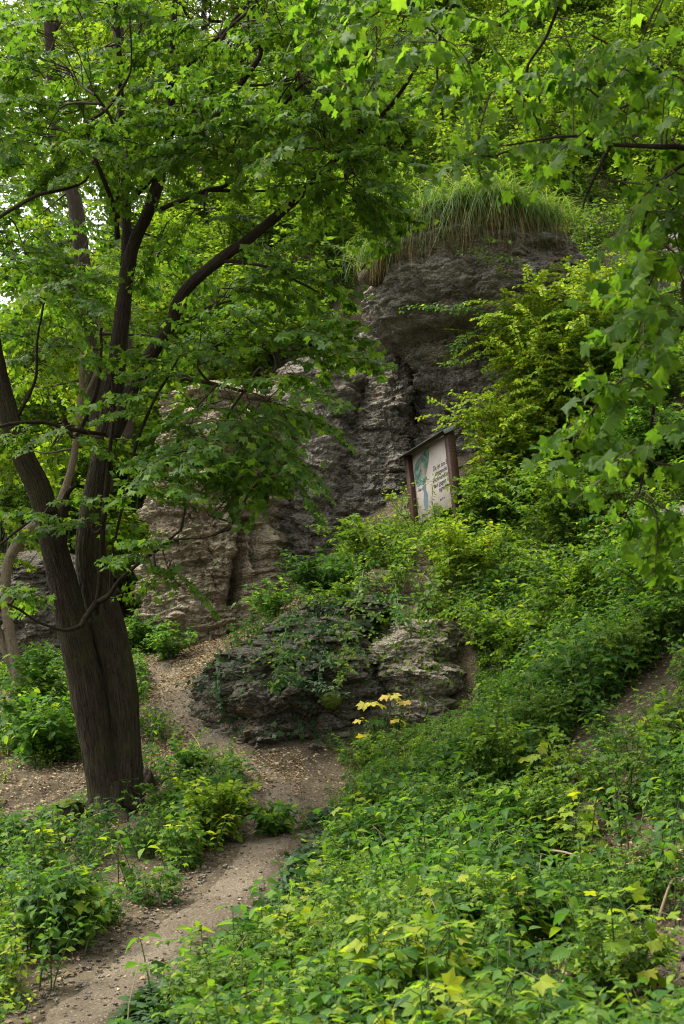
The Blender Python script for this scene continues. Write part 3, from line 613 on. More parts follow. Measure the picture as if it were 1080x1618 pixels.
# ------------------------------------------------------------------ maple hanging in from beside the camera
ob = np.array([2.55, 3.6, 0.0]); ob[2] = float(ground(ob[0], ob[1])) - .1
over = thing('overhanging_maple', 'maple on the slope with leafy twigs hanging down in front of the rocks', 'tree', ob)
oskel = []
P = smooth_line(np.array([ob, ob + [.05, .05, 1.2], ob + [-.1, .15, 2.6], ob + [-.25, .3, 4.2], ob + [-.3, .3, 6]]), 60)
obj('trunk', sub(tube(P, np.linspace(.15, .06, 60), 32, 0, ridge=.01, seed=7), ob), M['bark'], over, smooth=True)
obr = [[P[26], (1.9, 3.9, 2.1), W(1000, -30, 4.4), W(870, -10, 4.5), W(740, -40, 4.7), W(600, -50, 4.9), W(500, -40, 5)],
       [W(890, -10, 4.5), W(862, 60, 4.5), W(832, 110, 4.5), W(850, 150, 4.5), W(856, 185, 4.5)], [W(740, -40, 4.7), W(700, 40, 4.7), W(690, 110, 4.7), W(700, 190, 4.7)],
       [P[20], (1.75, 3.95, 1.6), W(1110, 240, 4.2), W(1040, 232, 4.2), W(965, 228, 4.3), W(900, 215, 4.3), W(800, 230, 4.4)],
       [P[17], (1.7, 3.9, 1.1), W(1110, 440, 4.1), W(1085, 500, 4.1), W(1055, 560, 4.1), W(1035, 630, 4.1), W(1025, 700, 4.15), W(1010, 780, 4.15)],
       [W(1110, 240, 4.2), W(1040, 290, 4.2), W(1020, 340, 4.2), W(1010, 400, 4.2)], [W(965, 228, 4.3), W(930, 300, 4.3), W(920, 330, 4.3)]]
for k, rows in enumerate(obr):
    Q = smooth_line(np.array([np.asarray(q, float) for q in rows]), 40); oskel.append(Q)
    r0 = .03 if k == 0 else .014 if k in (3, 4) else .006
    obj('branch', sub(tube(Q, np.linspace(r0, .003, 40), 7, 0, seed=k), ob), M['bark_thin'], over, smooth=True)
SP_O = [spray(60 + k, .34, .048, 4, 3, .75, .45, 1.0, .85) for k in range(6)]
ocl = [cl(560, 15, 4.9, 70, 24, .25, 7), cl(650, 40, 4.7, 90, 36, .3, 9), cl(760, 30, 4.6, 80, 40, .3, 7), cl(690, 130, 4.7, 50, 36, .25, 4), cl(770, 165, 4.6, 50, 36, .25, 4), cl(800, 240, 4.5, 40, 12, .2, 2), cl(870, 60, 4.5, 80, 60, .3, 7),
       cl(910, 160, 4.4, 70, 40, .3, 7), cl(1000, 50, 4.3, 80, 60, .3, 9), cl(1020, 180, 4.2, 70, 50, .25, 10), cl(1040, 290, 4.2, 60, 40, .25, 10), cl(950, 265, 4.3, 40, 20, .2, 2), cl(1055, 390, 4.1, 36, 40, .2, 10), cl(1050, 500, 4.1, 40, 40, .2, 11),
       cl(1010, 620, 4.1, 50, 36, .2, 8), cl(1040, 700, 4.1, 45, 45, .2, 9), cl(1010, 790, 4.15, 36, 24, .2, 8), cl(1130, 300, 4.1, 50, 250, .3, 18), cl(900, -90, 4.4, 300, 60, .4, 12), cl(600, -80, 4.9, 120, 40, .3, 6)]
olv = Leaves(); otw = []
sk = np.concatenate(oskel)
for c, rad, n in ocl:
    n = max(2, int(n * .6))
    near = sk[np.argmin(((sk - c) ** 2).sum(1))]
    for i in range(n):
        p = c + norm(rng.normal(size=3)) * rng.uniform(0, 1) ** .4 * rad; h = sk[np.argmin(((sk - p) ** 2).sum(1))]
        otw.append(tube(smooth_line([h, (h + p) / 2 + [0, 0, .02], p], 6), np.linspace(.003, .0015, 6), 3, 1, close=False))
        d = norm(p - h + rng.normal(size=3) * .12); d[2] = d[2] * .5 - .35; R = frames(d[None], np.array([[0, 0, 1.0]]) + rng.normal(size=(1, 3)) * .3)[0]; s = rng.uniform(.6, 1.0)
        lv, tw = SP_O[rng.integers(0, 6)]
        lp, lR, ls, lk = lv.arr(); sel = rng.uniform(size=len(lp)) < .62
        olv.add(p + (lp[sel] @ R.T) * s, np.einsum('ij,njk->nik', R, lR[sel]), ls[sel] * rng.uniform(.85, 1.15), lk[sel]); otw.append(stamp(tw, p, R, s))
lp, lR, ls, lk = olv.arr(); px_, py_, dd_ = proj(lp); inview = (px_ > -10) & (px_ < 1085) & (py_ > -10) & (py_ < 1000)
pick = np.where(inview)[0]; pick = pick[np.argsort(-(ls / dd_)[pick])][:300]; rest = np.ones(len(lp), bool); rest[pick] = False
om = [mesh_of('leaf', t, M['leaf_over']) for t in MN]
for i in pick: place_leaf(om[lk[i]], 'leaf', over, lp[i] - ob, lR[i], ls[i])
obj('crown', sub(join([stamp(MN[k], lp[rest & (lk == k)], lR[rest & (lk == k)], ls[rest & (lk == k)], 0) for k in range(3)] + otw), ob), [M['leaf_over'], M['twig']], over, kind='stuff')

# ------------------------------------------------------------------ trees further back
def bg_tree(name, label, loc, h, cr, seed, bark, leafm, sprays=240, lean=(0, 0), group=None, cz=.62, r0=.13, sc=(1.0, 1.7)):
    r_ = np.random.default_rng(seed); t = thing(name, label, 'tree', loc, group)
    top = np.array([lean[0], lean[1], h]); P = smooth_line(np.array([[0, 0, -.4], top * .3 + r_.normal(size=3) * [.1, .1, 0], top * .65 + r_.normal(size=3) * [.15, .15, 0], top]), 60)
    obj('trunk', tube(P, np.linspace(r0, .02, 60), 18, 0, ridge=.008, seed=seed), bark, t, smooth=True); sk = [P[25:]]
    cs = []
    for k in range(11):
        i = int(60 * (cz - .3 + (1.28 - cz) * k / 11 * .98)); i = min(i, 58); a_ = k * 2.4 + r_.uniform(-.4, .4); l = cr * r_.uniform(.7, 1.05) * (1 - .5 * k / 11)
        e = P[i] + [math.cos(a_) * l, math.sin(a_) * l, l * r_.uniform(.15, .6)]
        Q = smooth_line(np.array([P[i], (P[i] + e) / 2 + [0, 0, -.08 * l], e]), 16); sk.append(Q)
        obj('branch', tube(Q, np.linspace(r0 * .35, .008, 16), 6, 0), bark, t, smooth=True)
        cs.append((e, (cr * .42, cr * .42, cr * .30), sprays // 16)); cs.append(((P[i] + e) / 2 + [0, 0, .1], (cr * .35, cr * .35, cr * .22), sprays // 30))
    cs.append((P[-1], (cr * .4, cr * .4, cr * .35), sprays // 12))
    obj('crown', crown_sprays(cs, sk, r_, SPRAY_F, scale=sc, twig=False), [leafm, M['twig']], t, kind='stuff')
    return t
protos = [bg_tree('woodland_tree', 'slender leafy tree growing on the slope behind the maple', (0, 0, 0), 9.5, 2.3, 101, M['bark_far'], M['leaf_far'], 420),
          bg_tree('woodland_tree', 'slender leafy tree growing on the slope behind the maple', (0, 0, 0), 8.0, 2.6, 102, M['bark_far'], M['leaf_far'], 420),
          bg_tree('woodland_tree', 'slender leafy tree growing on the slope behind the maple', (0, 0, 0), 11, 2.4, 103, M['bark_far'], M['leaf_far'], 420)]
spots = [(110, 27, 1), (-170, 20, 2), (310, 25, 1), (400, 30, 0), (520, 31, 1), (1000, 31, 2), (1090, 30, 1), (1190, 26, 0), (240, 37, 0), (430, 38, 2), (600, 40, 0), (760, 40, 1), (940, 40, 2), (1320, 28, 1)]
def at_px(px, d):
    x = (px - 540) / F_ * d; y = d; return np.array([x, y, float(ground(x, y))])
where = ['far left behind the twin trunks', 'above the beige bluff', 'behind the long leaning limb', 'high above the grass-capped rock', 'at the upper right of the wooded slope']
for k, (px, d, i) in enumerate(spots):
    loc = at_px(px, d); far = 'far ' if d > 34 else ''
    wtxt = where[0] if px < 140 else where[1] if px < 400 else where[2] if px < 600 else where[3] if px < 850 else where[4]
    lab = f'{far}{["slender", "bushy", "tall"][i]} light green tree {wtxt}'
    if px < 0: lab = f'{["slender", "bushy", "tall"][i]} tree at the left edge of the wood, {int(d)} paces off' if False else f'{["slender", "bushy", "tall"][i]} light green tree low on the valley side'
    o = copy_tree(protos[i], loc, rng.uniform(0, 6.28), rng.uniform(.85, 1.15), lab, 'light green trees on the wooded slope')
for p_ in protos:
    for ch in list(p_.children): bpy.data.objects.remove(ch)
    bpy.data.objects.remove(p_)
def own_tree(name, label, rows, bark, d0, extra=(), crown=None, leafm=None, seg=20):
    loc = W(rows[0][0], rows[0][1], rows[0][3] if len(rows[0]) > 3 else d0)
    t = thing(name, label, 'tree', loc); P, r = limb(rows, d0, n=70); sk = [P[20:]]
    obj('trunk', sub(tube(P, r, seg, 0, ridge=.006, seed=int(rows[0][0]) % 9), loc), bark, t, smooth=True)
    for e in extra:
        Q, q = limb(e, d0); sk.append(Q); obj('branch', sub(tube(Q, q, 10, 0, ridge=.002), loc), bark, t, smooth=True)
    if crown: obj('crown', sub(crown_sprays(crown, sk, rng, SPRAY_M, scale=(.9, 1.4)), loc), [leafm, M['twig']], t, kind='stuff')
    return t
own_tree('crooked_tree', 'pale crooked tree leaning behind the dark twin trunks', [(62, 1170, 26), (42, 1110, 24), (28, 1060, 22), (15, 1000, 18), (8, 940, 15), (14, 885, 17), (38, 845, 18), (60, 826, 16), (95, 790, 13), (120, 700, 11), (130, 560, 9), (120, 420, 7)], M['bark_pale'], 12.5,
         [[(40, 1105, 16), (20, 1060, 14), (2, 1010, 13), (-20, 950, 12), (-40, 860, 10)], [(125, 640, 7), (150, 590, 5), (165, 520, 4)]], [cl(60, 600, 12.8, 120, 100, .7, 26), cl(120, 430, 12.8, 110, 90, .7, 22), cl(-40, 800, 12.6, 60, 80, .5, 12), cl(30, 700, 13, 60, 50, .5, 10)], M['leaf_far'])
own_tree('straight_tree', 'straight brown trunk rising just left of the twin-trunked maple', [(165, 780, 30), (150, 600, 28), (138, 480, 27), (128, 400, 25), (118, 320, 22), (96, 255, 20), (86, 190, 18), (80, 100, 16), (74, 0, 14), (70, -120, 11)], M['bark_far'], 13,
         [[(78, 60, 12), (95, 20, 9), (82, -40, 7)], [(92, 240, 8), (60, 200, 6), (30, 170, 4)]], [cl(90, 50, 12.5, 100, 60, .7, 14), cl(20, 330, 13, 80, 60, .7, 14), cl(90, 390, 13.3, 80, 50, .6, 12), cl(90, -120, 13, 160, 60, 1, 14)], M['leaf_tree'])
own_tree('slim_tree', 'slim grey trunk standing upright far behind the maple crown', [(198, 700, 24), (196, 500, 22), (193, 300, 20), (190, 150, 18), (185, 20, 17), (178, -100, 14)], M['bark_far'], 16,
         [[(188, 110, 8), (215, 60, 6), (230, 10, 5)]], [cl(230, 30, 16, 110, 50, 1, 12), cl(160, -100, 16, 140, 60, 1, 12)], M['leaf_far'])

# ------------------------------------------------------------------ shrubs and herbs
def shrub_parts(seed, h, wd, stems, leaf, shapes, flat=.3, arch=.5):
    r_ = np.random.default_rng(seed); lv = Leaves(); st = []
    for k in range(stems):
        a_ = r_.uniform(0, 6.28); l = h * r_.uniform(.55, 1.05); out = wd * r_.uniform(.15, 1.0)
        n = 14; t = np.linspace(0, 1, n); ax = np.stack([np.cos(a_) * out * t ** 1.4, np.sin(a_) * out * t ** 1.4, l * (t - arch * .35 * t ** 3)], -1) + r_.normal(size=(n, 3)) * .012 * h * t[:, None]
        ax[:, :2] += r_.normal(size=2) * .1 * wd
        st.append(tube(ax, np.linspace(.006 * h + .003, .0015, n), 4, 1, close=False)); axes = [ax[3:]]
        for q in range(int(7 * h) + 3):
            i = r_.integers(3, n - 1); b_ = r_.uniform(0, 6.28); sl = h * r_.uniform(.12, .3); tq = np.linspace(0, 1, 5)
            sx = ax[i] + np.stack([np.cos(b_) * sl * tq, np.sin(b_) * sl * tq, sl * (r_.uniform(.0, 1.15) * tq - .45 * tq ** 2)], -1)
            st.append(tube(sx, np.linspace(.003, .001, 5), 3, 1, close=False)); axes.append(sx)
        for ax_ in axes:
            ln = np.linalg.norm(np.diff(ax_, axis=0), axis=1).sum(); m_ = max(2, int(ln / (leaf * .55))); idx = np.linspace(.15, .999, m_) * (len(ax_) - 1); i0 = idx.astype(int); i0 = np.minimum(i0, len(ax_) - 2); fr = (idx - i0)[:, None]
            pos = ax_[i0] * (1 - fr) + ax_[i0 + 1] * fr; dr = norm(ax_[i0 + 1] - ax_[i0])
            sd = norm(np.cross(dr, np.array([0, 0, 1.0]) + .01) + 1e-6)
            for sg in (1, -1):
                d = norm(sd * sg * .9 + dr * .55 + r_.normal(size=(m_, 3)) * .2)
                lv.add(pos + d * leaf * .1, rand_leaf_frames(d, r_, flat, .2), leaf * r_.uniform(.55, 1.2, m_), r_.integers(0, shapes, m_))
    return lv, join(st)
def herb_parts(seed, h, stems, leaf, shapes, kind='opp'):
    r_ = np.random.default_rng(seed); lv = Leaves(); st = []
    for k in range(stems):
        a_ = r_.uniform(0, 6.28); l = h * r_.uniform(.6, 1.1); out = h * r_.uniform(.05, .5); n = 9; t = np.linspace(0, 1, n)
        o2 = r_.normal(size=2) * .12 * h
        ax = np.stack([o2[0] + np.cos(a_) * out * t ** 1.5, o2[1] + np.sin(a_) * out * t ** 1.5, l * t], -1)
        st.append(tube(ax, np.linspace(.0035, .0015, n), 4, 1, close=False))
        nodes = max(3, int(l / (leaf * .75)))
        for q in range(nodes):
            f = .25 + .75 * q / max(1, nodes - 1); p = ax[min(n - 1, int(round(f * (n - 1))))]; sz = leaf * (1.05 - .45 * abs(f - .6)) * r_.uniform(.75, 1.15)
            b_ = q * 1.57 + r_.uniform(-.4, .4) + a_; mlt = 3 if q == nodes - 1 else 2
            for z in range(mlt):
                g = b_ + z * 6.283 / mlt; d = np.array([[math.cos(g), math.sin(g), r_.uniform(-.1, .35)]]); pet = leaf * (r_.uniform(.7, 1.5) if kind == 'palm' else r_.uniform(.08, .3))
                e = p + d[0] * pet
                if kind == 'palm': st.append(tube(np.array([p, (p + e) / 2 + [0, 0, .01], e]), .0012, 3, 1, close=False))
                lv.add(e, rand_leaf_frames(d, r_, .3, .22), sz, r_.integers(0, shapes))
    return lv, join(st)
def scatter(n, dlo, dhi, pxlo, pxhi, r_, power=1.0):
    d = (r_.uniform(0, 1, n) * (dhi ** (1 + power) - dlo ** (1 + power)) + dlo ** (1 + power)) ** (1 / (1 + power)); px = r_.uniform(pxlo, pxhi, n)
    x = (px - 540) / F_ * d; return x, d
def blocked(x, y):                           # inside the rocks' footprints
    P = np.stack([x, y], -1); b = np.zeros(len(x), bool)
    for cx, cy, rx, ry in ((xp(742, 17.3), 17.0, 1.15, 1.0), (xp(345, 17), 16.8, .85, .8), (xp(460, 11.9), 11.6, .8, .45), (xp(655, 12.1), 11.9, .55, .5), (xp(600, 17.2), 16.9, .95, .8)):
        b |= ((P[:, 0] - cx) / rx) ** 2 + ((P[:, 1] - cy) / ry) ** 2 < 1
    return b
SH_P = [shrub_parts(200 + k, 1.0, .55, 12, .05, 2, .35) for k in range(4)]
HB = [herb_parts(300 + k, .30, 4, [.034, .046, .04, .058, .038][k], 3) for k in range(5)]; HP = [herb_parts(320 + k, .27, 4, .043, 3, 'palm') for k in range(3)]
HBT = [join([l.tri(OV2, 0), s]) for l, s in HB]; HPT = [join([l.tri(ML, 0), s]) for l, s in HP]
HB1 = [join([l.tri([OV1[0], OV1[1], OV1[0]], 0), s]) for l, s in HB]; HB0 = [join([l.tri([OV0[0], OV0[1], OV0[0]], 0), s]) for l, s in HB[:3]]

def blade(p, d, L, w, hang, r_, n=6):
    t = np.linspace(0, 1, n); up = np.stack([d[0] * L * t * .75, d[1] * L * t * .75, L * (.75 * t - hang * t ** 2)], -1) + p
    up[:, :2] += np.sin(t * r_.uniform(1, 4) + r_.uniform(0, 6))[:, None] * t[:, None] * r_.normal(size=2) * L * .09
    sd = np.array([-d[1], d[0], 0]) * w; ww = (1 - t ** 2 * .9)[:, None] * sd
    v = np.concatenate([up - ww, up + ww]); f = []
    for i in range(n - 1): f += [(i, i + 1, n + i + 1), (i, n + i + 1, n + i)]
    return T(v, f)
def cover(name, ts, x, y, sc, mats, kind='stuff', sink=.02, tiltn=.5, r_=rng, jit=.0):
    z = ground(x, y); n_ = gnormal(x, y); up = norm(np.array([0, 0, 1.0]) * (1 - tiltn) + n_ * tiltn + r_.normal(size=n_.shape) * jit); a_ = r_.uniform(0, 6.28, len(x))
    R = frames(np.stack([np.cos(a_), np.sin(a_), 0 * a_], -1) + 1e-3, up); k = r_.integers(0, len(ts), len(x)); p = np.stack([x, y, z - sink], -1)
    sc = np.broadcast_to(sc, (len(x),))
    o = obj(name, join([stamp(ts[i], p[k == i], R[k == i], sc[k == i]) for i in range(len(ts)) if (k == i).any()]), mats, kind=kind)
    return o
def dens(x, y, scale, lo, hi, seed=0): return np.clip((fbm(np.stack([x * scale, y * scale, 0 * x + seed], -1), 3) - lo) / (hi - lo), 0, 1)
def side(x, y):                              # + right of the path, - left of it
    i = np.argmin((x[:, None] - path_s[None, ::4, 0]) ** 2 + (y[:, None] - path_s[None, ::4, 1]) ** 2, 1) * 4
    return x - path_s[i, 0]
r2 = np.random.default_rng(11)
# right bank, dense
x, y = scatter(6800, 2.9, 12.6, 30, 1250, r2); pd = path_dist(np.c_[x, y]); sd = side(x, y)
bare = dens(x, y, .9, -.12, .08, 4) * np.clip((x - .12 * y) / .5 + .75, 0, 1)       # open litter patches on the upper bank
keep = (sd > 0) & (pd > .37) & ~blocked(x, y) & (r2.uniform(size=len(x)) > bare * .93) & ~((y > 10.2) & (x < .1) & (pd < .75))
for qx, qy, qr in [(1010, 1370, .34), (870, 1425, .26), (960, 1535, .26), (1045, 1590, .3), (810, 1580, .16), (1065, 1120, .2), (720, 1500, .13), (1080, 1450, .25), (760, 1400, .14), (880, 1590, .16)]:
    q = hit_ground(qx, qy); dq = np.hypot(x - q[0], y - q[1]) + .12 * fbm(np.stack([x * 4, y * 4, 0 * x], -1), 2); keep &= ~((dq < qr) & (r2.uniform(size=len(x)) < .88))
x, y = x[keep], y[keep]; hgt = .6 + .85 * dens(x, y, .9, -.3, .35, 2); ed = np.clip((path_dist(np.c_[x, y]) - .2) / .5, .45, 1)
sc = hgt * ed * r2.uniform(.7, 1.2, len(x)) * np.where(y > 8.8, np.where(540 + x / y * F_ < 760, .5, .8), 1); kind_ = r2.uniform(size=len(x)) + .3 * (dens(x, y, .7, -.2, .3, 8) - .7)
nearm = y < 7.5
cover('ground_herbs', HBT, x[(kind_ < .6) & nearm], y[(kind_ < .6) & nearm], sc[(kind_ < .6) & nearm], [M['leaf_herb'], M['stem']])
cover('ground_herbs', HB1, x[(kind_ < .6) & ~nearm], y[(kind_ < .6) & ~nearm], sc[(kind_ < .6) & ~nearm] * 1.1, [M['leaf_herb'], M['stem']])
seedl = (kind_ >= .6) & (kind_ < .8); lowb = (x < .35) & (y < 6.2)
cover('maple_seedlings', HPT, x[seedl & lowb], y[seedl & lowb], sc[seedl & lowb], [M['leaf_lime'], M['stem']])
cover('maple_seedlings', HPT, x[seedl & ~lowb], y[seedl & ~lowb], sc[seedl & ~lowb], [M['leaf_herb'], M['stem']])
cover('light_herbs', HB1, x[kind_ >= .8], y[kind_ >= .8], sc[kind_ >= .8] * .9, [M['leaf_shrub'], M['stem']])
i = np.where((r2.uniform(size=len(x)) < .03) & (y < 8))[0]; big_h = [herb_parts(460 + k, .34, 2, .085, 3) for k in range(3)]
cover('broad_herbs', [join([l.tri(OV2, 0), T(q.v, q.f, q.uv, 1)]) for l, q in big_h], x[i], y[i], r2.uniform(.8, 1.15, len(i)), [M['leaf_herb'], M['stem']])
i = np.where((r2.uniform(size=len(x)) < .05))[0]; gb = []
for k in range(3):
    r_ = np.random.default_rng(470 + k); gb.append(join([blade(r_.normal(size=3) * [.03, .03, 0], np.array([math.cos(a_), math.sin(a_)]), r_.uniform(.2, .42), .0035, r_.uniform(.1, .6), r_) for a_ in r_.uniform(0, 6.28, 14)]))
cover('wild_grass', gb, x[i], y[i], r2.uniform(.7, 1.1, len(i)), [M['grass']])
i = np.where((r2.uniform(size=len(x)) < .06))[0]; ds = [tube(smooth_line(np.array([[0, 0, 0], [.04 * k, .02, .16], [.10, .05 * k, .30 - .05 * k]]), 6), np.linspace(.003, .001, 6), 4, 0) for k in range(3)]
cover('dead_stems', ds, x[i], y[i], r2.uniform(.7, 1.4, len(i)), [M['dead_wood']])
i = np.where((r2.uniform(size=len(x)) < .045) & (path_dist(np.c_[x, y]) > .6) & (y < 10.5))[0]
cover('bank_shrubs', [join([l.tri(OV1, 0), T(q.v, q.f, q.uv, 1)]) for l, q in [shrub_parts(440 + k, .9, .5, 9, [.04, .05, .034][k], 2, .35) for k in range(3)]], x[i], y[i], r2.uniform(.35, .75, len(i)), [M['leaf_shrub'], M['stem']])
# left of the path: sparser, open litter slope round the trunks
x, y = scatter(3200, 3.6, 15.5, -250, 460, r2); pd = path_dist(np.c_[x, y]); sd = side(x, y)
px_, py_, _d = proj(np.stack([x, y, ground(x, y, False)], -1))
litter_zone = ((y > 8.6) & (y < 12)).astype(float) * .8 + ((y > 12) & (px_ > 215)) * .9
bare = np.maximum(dens(x, y, 1.0, -.12, .12, 6) * .95, litter_zone)
bare = bare * np.where(y < 7.2, .45, 1); keep = (sd < 0) & (pd > .29) & (r2.uniform(size=len(x)) > bare) & ~blocked(x, y); x, y = x[keep], y[keep]
sc = (.7 + .6 * dens(x, y, .9, -.3, .4, 3)) * r2.uniform(.7, 1.2, len(x)); kind_ = r2.uniform(size=len(x))
cover('ground_herbs', HBT, x[kind_ < .5], y[kind_ < .5], sc[kind_ < .5], [M['leaf_herb'], M['stem']])
cover('maple_seedlings', HPT, x[(kind_ >= .5) & (kind_ < .8)], y[(kind_ >= .5) & (kind_ < .8)], sc[(kind_ >= .5) & (kind_ < .8)], [M['leaf_herb'], M['stem']])
cover('light_herbs', HB1, x[kind_ >= .8], y[kind_ >= .8], sc[kind_ >= .8] * .9, [M['leaf_lime'], M['stem']])
# ledge and hillside behind
x, y = scatter(6500, 12.4, 26, 120, 1280, r2); pxq = 540 + x / y * F_ * 1.0; keep = ~blocked(x, y) & ((pxq > 470) | (y > 18) | ((pxq > 370) & (y < 13.7) & (y > 12.5))) & (r2.uniform(size=len(x)) > .5 * dens(x, y, .7, .1, .4, 5)) & ~((side(x, y) < .35) & (y < 16.5)); x, y = x[keep], y[keep]
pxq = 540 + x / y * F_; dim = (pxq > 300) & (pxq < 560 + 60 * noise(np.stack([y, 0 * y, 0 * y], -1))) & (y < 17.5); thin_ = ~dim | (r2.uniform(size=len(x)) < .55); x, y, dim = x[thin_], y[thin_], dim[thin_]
cover('undergrowth', HB1, x[~dim], y[~dim], r2.uniform(.8, 1.5, (~dim).sum()), [M['leaf_shrub'], M['stem']])
cover('shade_coloured_undergrowth', HB1, x[dim], y[dim], r2.uniform(.6, 1.1, dim.sum()), [M['leaf_painted_shade'], M['stem']])  # canopy shade put into the leaf colour of this strip
x, y = scatter(5200, 20, 44, -200, 1300, r2)
cover('undergrowth', HB0, x, y, r2.uniform(1.6, 3.2, len(x)), [M['leaf_far'], M['stem']])
# ivy along the right edge of the path and over the ledge
pp = path_s[(path_s[:, 1] > 4) & (path_s[:, 1] < 9)]; i = r2.integers(0, len(pp), 2600); off = .26 + np.abs(r2.normal(size=2600)) * .13
x = pp[i, 0] + off * .9 + r2.normal(size=2600) * .02; y = pp[i, 1] - off * .45; keep = r2.uniform(size=2600) < np.clip(.25 + dens(x, y, 1.0, -.2, .2, 9), 0, 1); x, y = x[keep], y[keep]
cover('ivy', [IV], x, y, r2.uniform(.03, .05, len(x)), [M['leaf_ivy']], sink=-r2.uniform(.01, .09, len(x)), tiltn=.8, jit=.38)

# dry leaves and gravel
LT = []
for k in range(4):
    g_ = np.random.default_rng(k); q = ovate(0, g_.uniform(.22, .42), g_.uniform(-.5, .5), g_.uniform(-.2, .2)); LT.append(q)
x, y = scatter(60000, 3, 17.5, -150, 1200, r2); pd = path_dist(np.c_[x, y]); keep = ((pd > .24) | (r2.uniform(size=len(x)) < .12 + .75 * np.clip((y - 9.5) / 2, 0, 1))) & ~blocked(x, y); x, y = x[keep], y[keep]
z = ground(x, y); nn_ = gnormal(x, y) + r2.normal(size=(len(x), 3)) * .35; a_ = r2.uniform(0, 6.28, len(x)); R = frames(np.stack([np.cos(a_), np.sin(a_), 0 * a_], -1), nn_); k = r2.integers(0, 4, len(x))
p = np.stack([x, y, z + .018], -1); s = .012 + .022 * r2.uniform(size=len(x)) ** 1.3
obj('leaf_litter', join([stamp(LT[i], p[k == i], R[k == i], s[k == i]) for i in range(4)]), [M['litter']], kind='stuff')
def strew(n, pxlo, pxhi, dlo, dhi, name):
    x, y = scatter(n, dlo, dhi, pxlo, pxhi, r2); keep = ~blocked(x, y); x, y = x[keep], y[keep]
    nn_ = gnormal(x, y) + r2.normal(size=(len(x), 3)) * .4; a_ = r2.uniform(0, 6.28, len(x)); R = frames(np.stack([np.cos(a_), np.sin(a_), 0 * a_], -1), nn_); k = r2.integers(0, 4, len(x))
    p = np.stack([x, y, ground(x, y) + .02], -1); s = .008 + .032 * r2.uniform(size=len(x)) ** 2.2
    obj(name, join([stamp(LT[i], p[k == i], R[k == i], s[k == i]) for i in range(4)]), [M['litter']], kind='stuff')
strew(24000, 215, 480, 9.6, 17, 'leaf_litter'); strew(9000, -60, 200, 8.6, 14, 'leaf_litter'); strew(5000, 680, 1120, 3.6, 7, 'leaf_litter')
def on_rock(name, A_, n, shapes, mat, lo, hi, s0, s1, seed, front=True):
    r_ = np.random.default_rng(seed); m_, k_ = A_.shape[:2]; i = r_.integers(int(lo * (m_ - 2)), max(int(hi * (m_ - 2)), 1), n * 6); j = r_.integers(0, k_, n * 6)
    P = A_[i, j]; e1 = A_[np.minimum(i + 4, m_ - 1), j] - A_[np.maximum(i - 4, 0), j]; e2 = A_[i, (j + 4) % k_] - A_[i, (j - 4) % k_]; N_ = norm(np.cross(e2, e1))
    ok = (fbm(P * 2.2 + seed, 3) + .35 * N_[:, 2] > .08) & (N_[:, 1] < .5); P, N_ = P[ok][:n], N_[ok][:n]
    d = norm(np.stack([r_.normal(size=len(P)) * .7, 0 * P[:, 0] - .2, -np.ones(len(P))], -1)); R = frames(d, N_ + [0, 0, .5] + r_.normal(size=P.shape) * .35); kk = r_.integers(0, len(shapes), len(P)); s = r_.uniform(s0, s1, len(P)); P = P + N_ * r_.uniform(.01, .06, (len(P), 1))
    obj(name, join([stamp(shapes[q], P[kk == q], R[kk == q], s[kk == q]) for q in range(len(shapes))]), [mat], kind='stuff')
on_rock('ivy', ledge, 800, [IV], M['leaf_ivy'], .25, 1.0, .03, .055, 3); on_rock('ivy', ledge, 500, OV1, M['leaf_herb'], .5, 1.0, .03, .05, 5)
on_rock('ivy', outcrop, 420, OV1, M['leaf_shrub'], .45, 1.0, .03, .05, 4); on_rock('ivy', bluff, 260, OV1, M['leaf_herb'], .0, .9, .03, .05, 9)
def pebble(seed):
    g_ = np.random.default_rng(seed); v = norm(np.array([(-1, -1, -1), (1, -1, -1), (1, 1, -1), (-1, 1, -1), (-1, -1, 1), (1, -1, 1), (1, 1, 1), (-1, 1, 1)], float) + g_.normal(size=(8, 3)) * .35) * [1, .8, .5] * g_.uniform(.8, 1.2, (8, 1))
    q = [(0, 3, 2, 1), (4, 5, 6, 7), (0, 1, 5, 4), (1, 2, 6, 5), (2, 3, 7, 6), (3, 0, 4, 7)]
    return T(v, [t for a in q for t in ((a[0], a[1], a[2]), (a[0], a[2], a[3]))])
PB = [pebble(k) for k in range(6)]
n = 2600; i = r2.integers(60, 399, n); of = r2.normal(size=n) * .30; x = path_s[i, 0] + nn[i, 0] * of; y = path_s[i, 1] + nn[i, 1] * of + r2.normal(size=n) * .03
a_ = r2.uniform(0, 6.28, n); k = r2.integers(0, 6, n); p = np.stack([x, y, ground(x, y) + .014], -1); s = .004 + .014 * r2.uniform(size=n) ** 3
obj('path_gravel', join([stamp(PB[i], p[k == i], yawR(a_[k == i]), s[k == i]) for i in range(6)]), [M['stone']], kind='stuff')

n = 260; i = r2.integers(90, 230, n); of = .20 + np.abs(r2.normal(size=n)) * .09; x = path_s[i, 0] + nn[i, 0] * of; y = path_s[i, 1] + nn[i, 1] * of; a_ = r2.uniform(0, 6.28, n); k = r2.integers(0, 6, n); p = np.stack([x, y, ground(x, y) + .004], -1); s = .010 + .020 * r2.uniform(size=n) ** 2
obj('stone_chips', join([stamp(PB[i_], p[k == i_], yawR(a_[k == i_]), s[k == i_]) for i_ in range(6)]), [M['stone']], kind='stuff')
